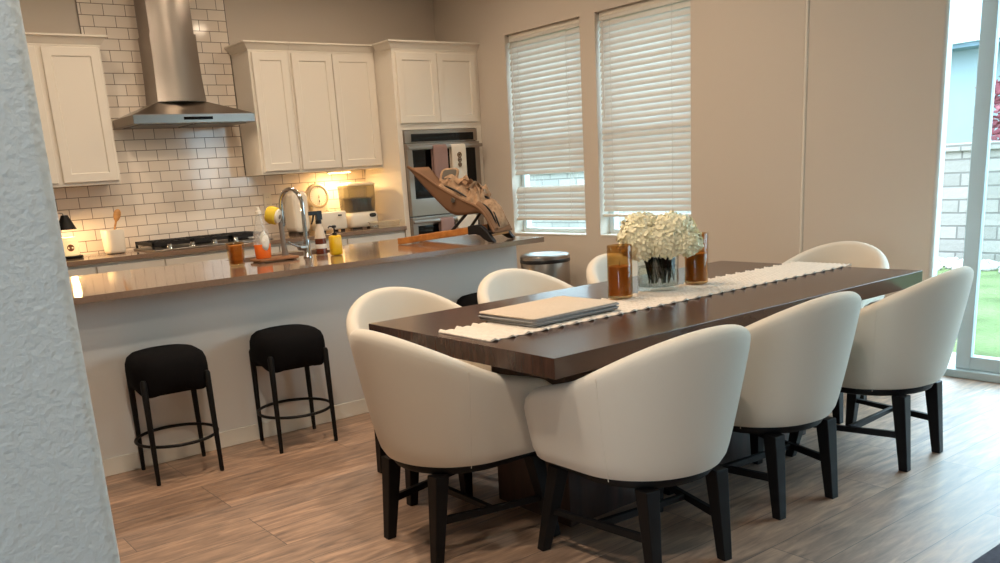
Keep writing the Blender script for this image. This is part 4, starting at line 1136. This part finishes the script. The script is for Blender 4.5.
# bouquet: stems, leaves and round flower heads
bq = thing('hydrangea_bouquet', 'cream hydrangea bouquet in the glass vase', 'flowers', (vx, vy, vz + .02))
heads = [(vx - .088, vy + .014, vz + .217, .092), (vx - .010, vy - .070, vz + .220, .092), (vx - .040, vy + .04, vz + .262, .086), (vx + .025, vy - .082, vz + .257, .086), (vx + .032, vy - .140, vz + .207, .064)]
heads = [(a - .014, b, c, d) for a, b, c, d in heads]
for hx, hy, hz, hr in heads:
    bm = new(); n = 170
    for i in range(n):
        zc = 1 - 2*(i + .5)/n; ra = math.sqrt(max(0, 1 - zc*zc)); th = i*2.39996
        d = Vector((ra*math.cos(th), ra*math.sin(th), zc*.82))
        c = Vector((hx, hy, hz)) + d*hr*random.uniform(.84, 1.04)
        nrm = (d + Vector((random.uniform(-.4, .4), random.uniform(-.4, .4), random.uniform(-.2, .5)))).normalized()
        u = nrm.cross(Vector((.3, .2, 1))).normalized(); v = nrm.cross(u)
        a0 = random.uniform(0, 6.28); s = random.uniform(.017, .023)
        cv = bm.verts.new(tuple(c))
        for p_ in range(4):
            a = a0 + p_*PI/2
            e = u*math.cos(a) + v*math.sin(a); f_ = -u*math.sin(a) + v*math.cos(a)
            p1 = c + e*s*.55 + f_*s*.42 + nrm*.003; p2 = c + e*s*1.05 + nrm*.007 + f_*s*random.uniform(-.1, .1); p3 = c + e*s*.55 - f_*s*.42 + nrm*.003
            bm.faces.new((cv, bm.verts.new(tuple(p1)), bm.verts.new(tuple(p2)), bm.verts.new(tuple(p3))))
    bmesh.ops.create_icosphere(bm, subdivisions=2, radius=hr*.78, matrix=Matrix.Translation((hx, hy, hz)) @ Matrix.Diagonal((1, 1, .82, 1)))
    link('flower_head', bm, M['petal'], bq)
for i, (hx, hy, hz, hr) in enumerate(heads):
    bm = new(); bx = vx + (hx - vx)*-.25 + .01*math.cos(i*2); by = vy + (hy - vy)*-.25 + .012*math.sin(i*2)
    tube(bm, [(bx, by, vz + .022), ((bx + vx)/2, (by + vy)/2, vz + .11), (vx + (hx - vx)*.45, vy + (hy - vy)*.45, vz + .20), (hx, hy, hz - hr*.6)], .0042, 8)
    link('stem', bm, M['stem'], bq, smooth=60)
def leaf(base, tip, w, bend=.02):
    bm = new(); a, b = Vector(base), Vector(tip); d = b - a; side = d.cross(Vector((.3, -.8, .25))).normalized(); up = side.cross(d).normalized(); lp = []
    for k in range(9):
        u = k/8; c = a + d*u + up*bend*math.sin(PI*u); ww = w*math.sin(PI*min(1, .08 + u*.92))**.8*(1 - .25*u)
        lp.append([tuple(c - side*ww + up*.006), tuple(c - side*ww*.5 + up*.001), tuple(c), tuple(c + side*ww*.5 + up*.001), tuple(c + side*ww + up*.006)])
    rings(bm, lp, False, False, closed=False)
    link('leaf', bm, M['leaf'], bq, smooth=180, solid=.0012)
for i in range(26):
    a = 2*PI*i/26 + .2; r0, r1 = random.uniform(.025, .060), random.uniform(.052, .078)
    z0, z1 = vz + random.uniform(.17, .205), vz + random.uniform(.022, .055)
    leaf((vx + r1*math.cos(a), vy + r1*math.sin(a), z0), (vx + r0*math.cos(a + .4) + .008, vy + r0*math.sin(a + .4), z1), random.uniform(.026, .036), random.uniform(-.006, .006))
for b_, t_, w_ in (((vx + .03, vy - .05, vz + .19), (vx + .115, vy - .10, vz + .245), .035), ((vx + .05, vy - .01, vz + .19), (vx + .15, vy - .03, vz + .26), .035), ((vx - .03, vy - .03, vz + .19), (vx - .10, vy - .07, vz + .215), .03)):
    leaf(b_, t_, w_)

# ------------------------------------------------------------------ steel bin and rug
tn = thing('trash_can', 'round stainless bin by the window wall past the island end', 'bin', (4.60, 5.16, 0))
cx, cy = 4.585, 5.165; r_ = .192
link('body', lathe(new(), [(r_ - .004, .02), (r_, .03), (r_, .600), (r_ - .002, .604)], cx, cy, 0, 48), M['steel'], tn, smooth=40)
link('base', lathe(new(), [(r_ + .003, 0), (r_ + .004, .004), (r_ + .004, .022), (r_, .026)], cx, cy, 0, 48), M['blackplastic'], tn, smooth=40)
link('rim', lathe(new(), [(r_ + .002, .598), (r_ + .005, .602), (r_ + .005, .622), (r_ + .002, .626)], cx, cy, 0, 48), M['blackplastic'], tn, smooth=40)
link('lid', lathe(new(), [(r_ + .004, .626), (r_ + .004, .648), (r_ - .008, .660), (r_ - .03, .664), (r_ - .05, .660), (.01, .664)], cx, cy, 0, 48), M['steel'], tn, smooth=40)
bm = new(); box(bm, cx - r_ - .035, cx - r_ + .01, cy - .05, cy + .05, .006, .02); link('pedal', bm, M['steel'], tn, bevel=.003)
tag(link('area_rug', rbox(new(), 1.6, 4.6, -1.6, 1.122, .0005, .011, .01, .003), M['rug']), 'slate grey rug, only its corner visible in front of the glass door', 'rug')

# ------------------------------------------------------------------ light
w = bpy.data.worlds.new('overcast_sky'); SC.world = w; w.use_nodes = True
nt = w.node_tree; bg = nt.nodes['Background']
WORLD = 8.0
bg.inputs['Color'].default_value = (.61, .84, 1.0, 1); bg.inputs['Strength'].default_value = WORLD

def area(name, loc, size, rot, power, col, shape='DISK', sy=None, spread=PI, portal=False):
    l = bpy.data.lights.new(name, 'AREA'); l.energy = power; l.color = col; l.shape = shape; l.size = size; l.spread = spread
    if sy: l.size_y = sy
    o = bpy.data.objects.new(name, l); COL.objects.link(o); o.location = loc; o.rotation_euler = rot
    if portal: l.cycles.is_portal = True
    return o
area('portal_door', (XD + .3, (D_Y[0]+D_Y[1])/2, D_Z/2), D_Y[1]-D_Y[0], (0, math.radians(90), 0), 1, (1, 1, 1), 'RECTANGLE', D_Z, portal=True).data.size = D_Z
bpy.data.lights['portal_door'].size_y = D_Y[1]-D_Y[0]
for a, b in (W1, W2):
    area('portal_window', (XB + .18, (a+b)/2, sum(WZ)/2), WZ[1]-WZ[0], (0, math.radians(90), 0), 1, (1, 1, 1), 'RECTANGLE', b-a, portal=True)
area('portal_added_opening', (-2.22, -.025, 1.45), 1.3, (0, math.radians(-90), 0), 1, (1, 1, 1), 'RECTANGLE', 1.15, portal=True)  # for the opening added in the left wall
WARM = (1, .79, .58)
for x, y, e in ((1.3, 5.5, 9.2), (2.5, 5.5, 9.2), (3.7, 5.5, 9.2), (1.3, 3.5, 22), (2.6, 3.5, 19), (3.9, 3.9, 7)):
    area('downlight', (x, y, CEIL - .012), .13, (0, 0, 0), e, WARM, spread=math.radians(172))
for hx_, hy_, he_ in ((.75, 2.1, 15), (.75, .70, 17)): area('chair_fill_light', (hx_, hy_, CEIL - .012), .13, (0, 0, 0), he_, (1, .88, .74), spread=math.radians(160))  # added fill from the ceiling for the near chairs and partition
for hxx in (2.15, 2.70): area('tile_fill_light', (hxx, 6.58, 1.786), .05, (0, 0, 0), .55, (1, .78, .55), spread=math.radians(160))  # fill lights added under the hood to brighten the tiles
area('cabinet_strip_light', (3.71, 6.75, 1.378), .20, (0, 0, 0), 4.0, (1, .64, .28), 'RECTANGLE', .02)
pl = bpy.data.lights.new('lamp_glow', 'POINT'); pl.energy = 5; pl.color = (1, .62, .28); pl.shadow_soft_size = .02
po = bpy.data.objects.new('lamp_glow', pl); COL.objects.link(po); po.location = (lx, ly, WT + .19)

# ------------------------------------------------------------------ camera
cam = bpy.data.cameras.new('camera'); co = bpy.data.objects.new('camera', cam); COL.objects.link(co)
F = Vector((0.57512317, 0.77950826, -0.24819389)); R = Vector((0.79306917, -0.60569654, -0.06459868)); U = Vector((0.20068538, 0.15968272, 0.96655409))
mw = Matrix(((R.x, U.x, -F.x, 0), (R.y, U.y, -F.y, 0), (R.z, U.z, -F.z, 1.325), (0, 0, 0, 1)))
co.matrix_world = mw
cam.sensor_width = 36; cam.lens = 869.73/1000*36; cam.shift_x = (500 - 474.61)/1000; cam.shift_y = (394.19 - 281.5)/1000
cam.clip_start = .02
SC.camera = co
vs = SC.view_settings; vs.view_transform = 'Standard'; vs.look = 'None'; vs.gamma = 1; vs.use_curve_mapping = False
vs.exposure = 0.38
SC.display_settings.display_device = 'sRGB'
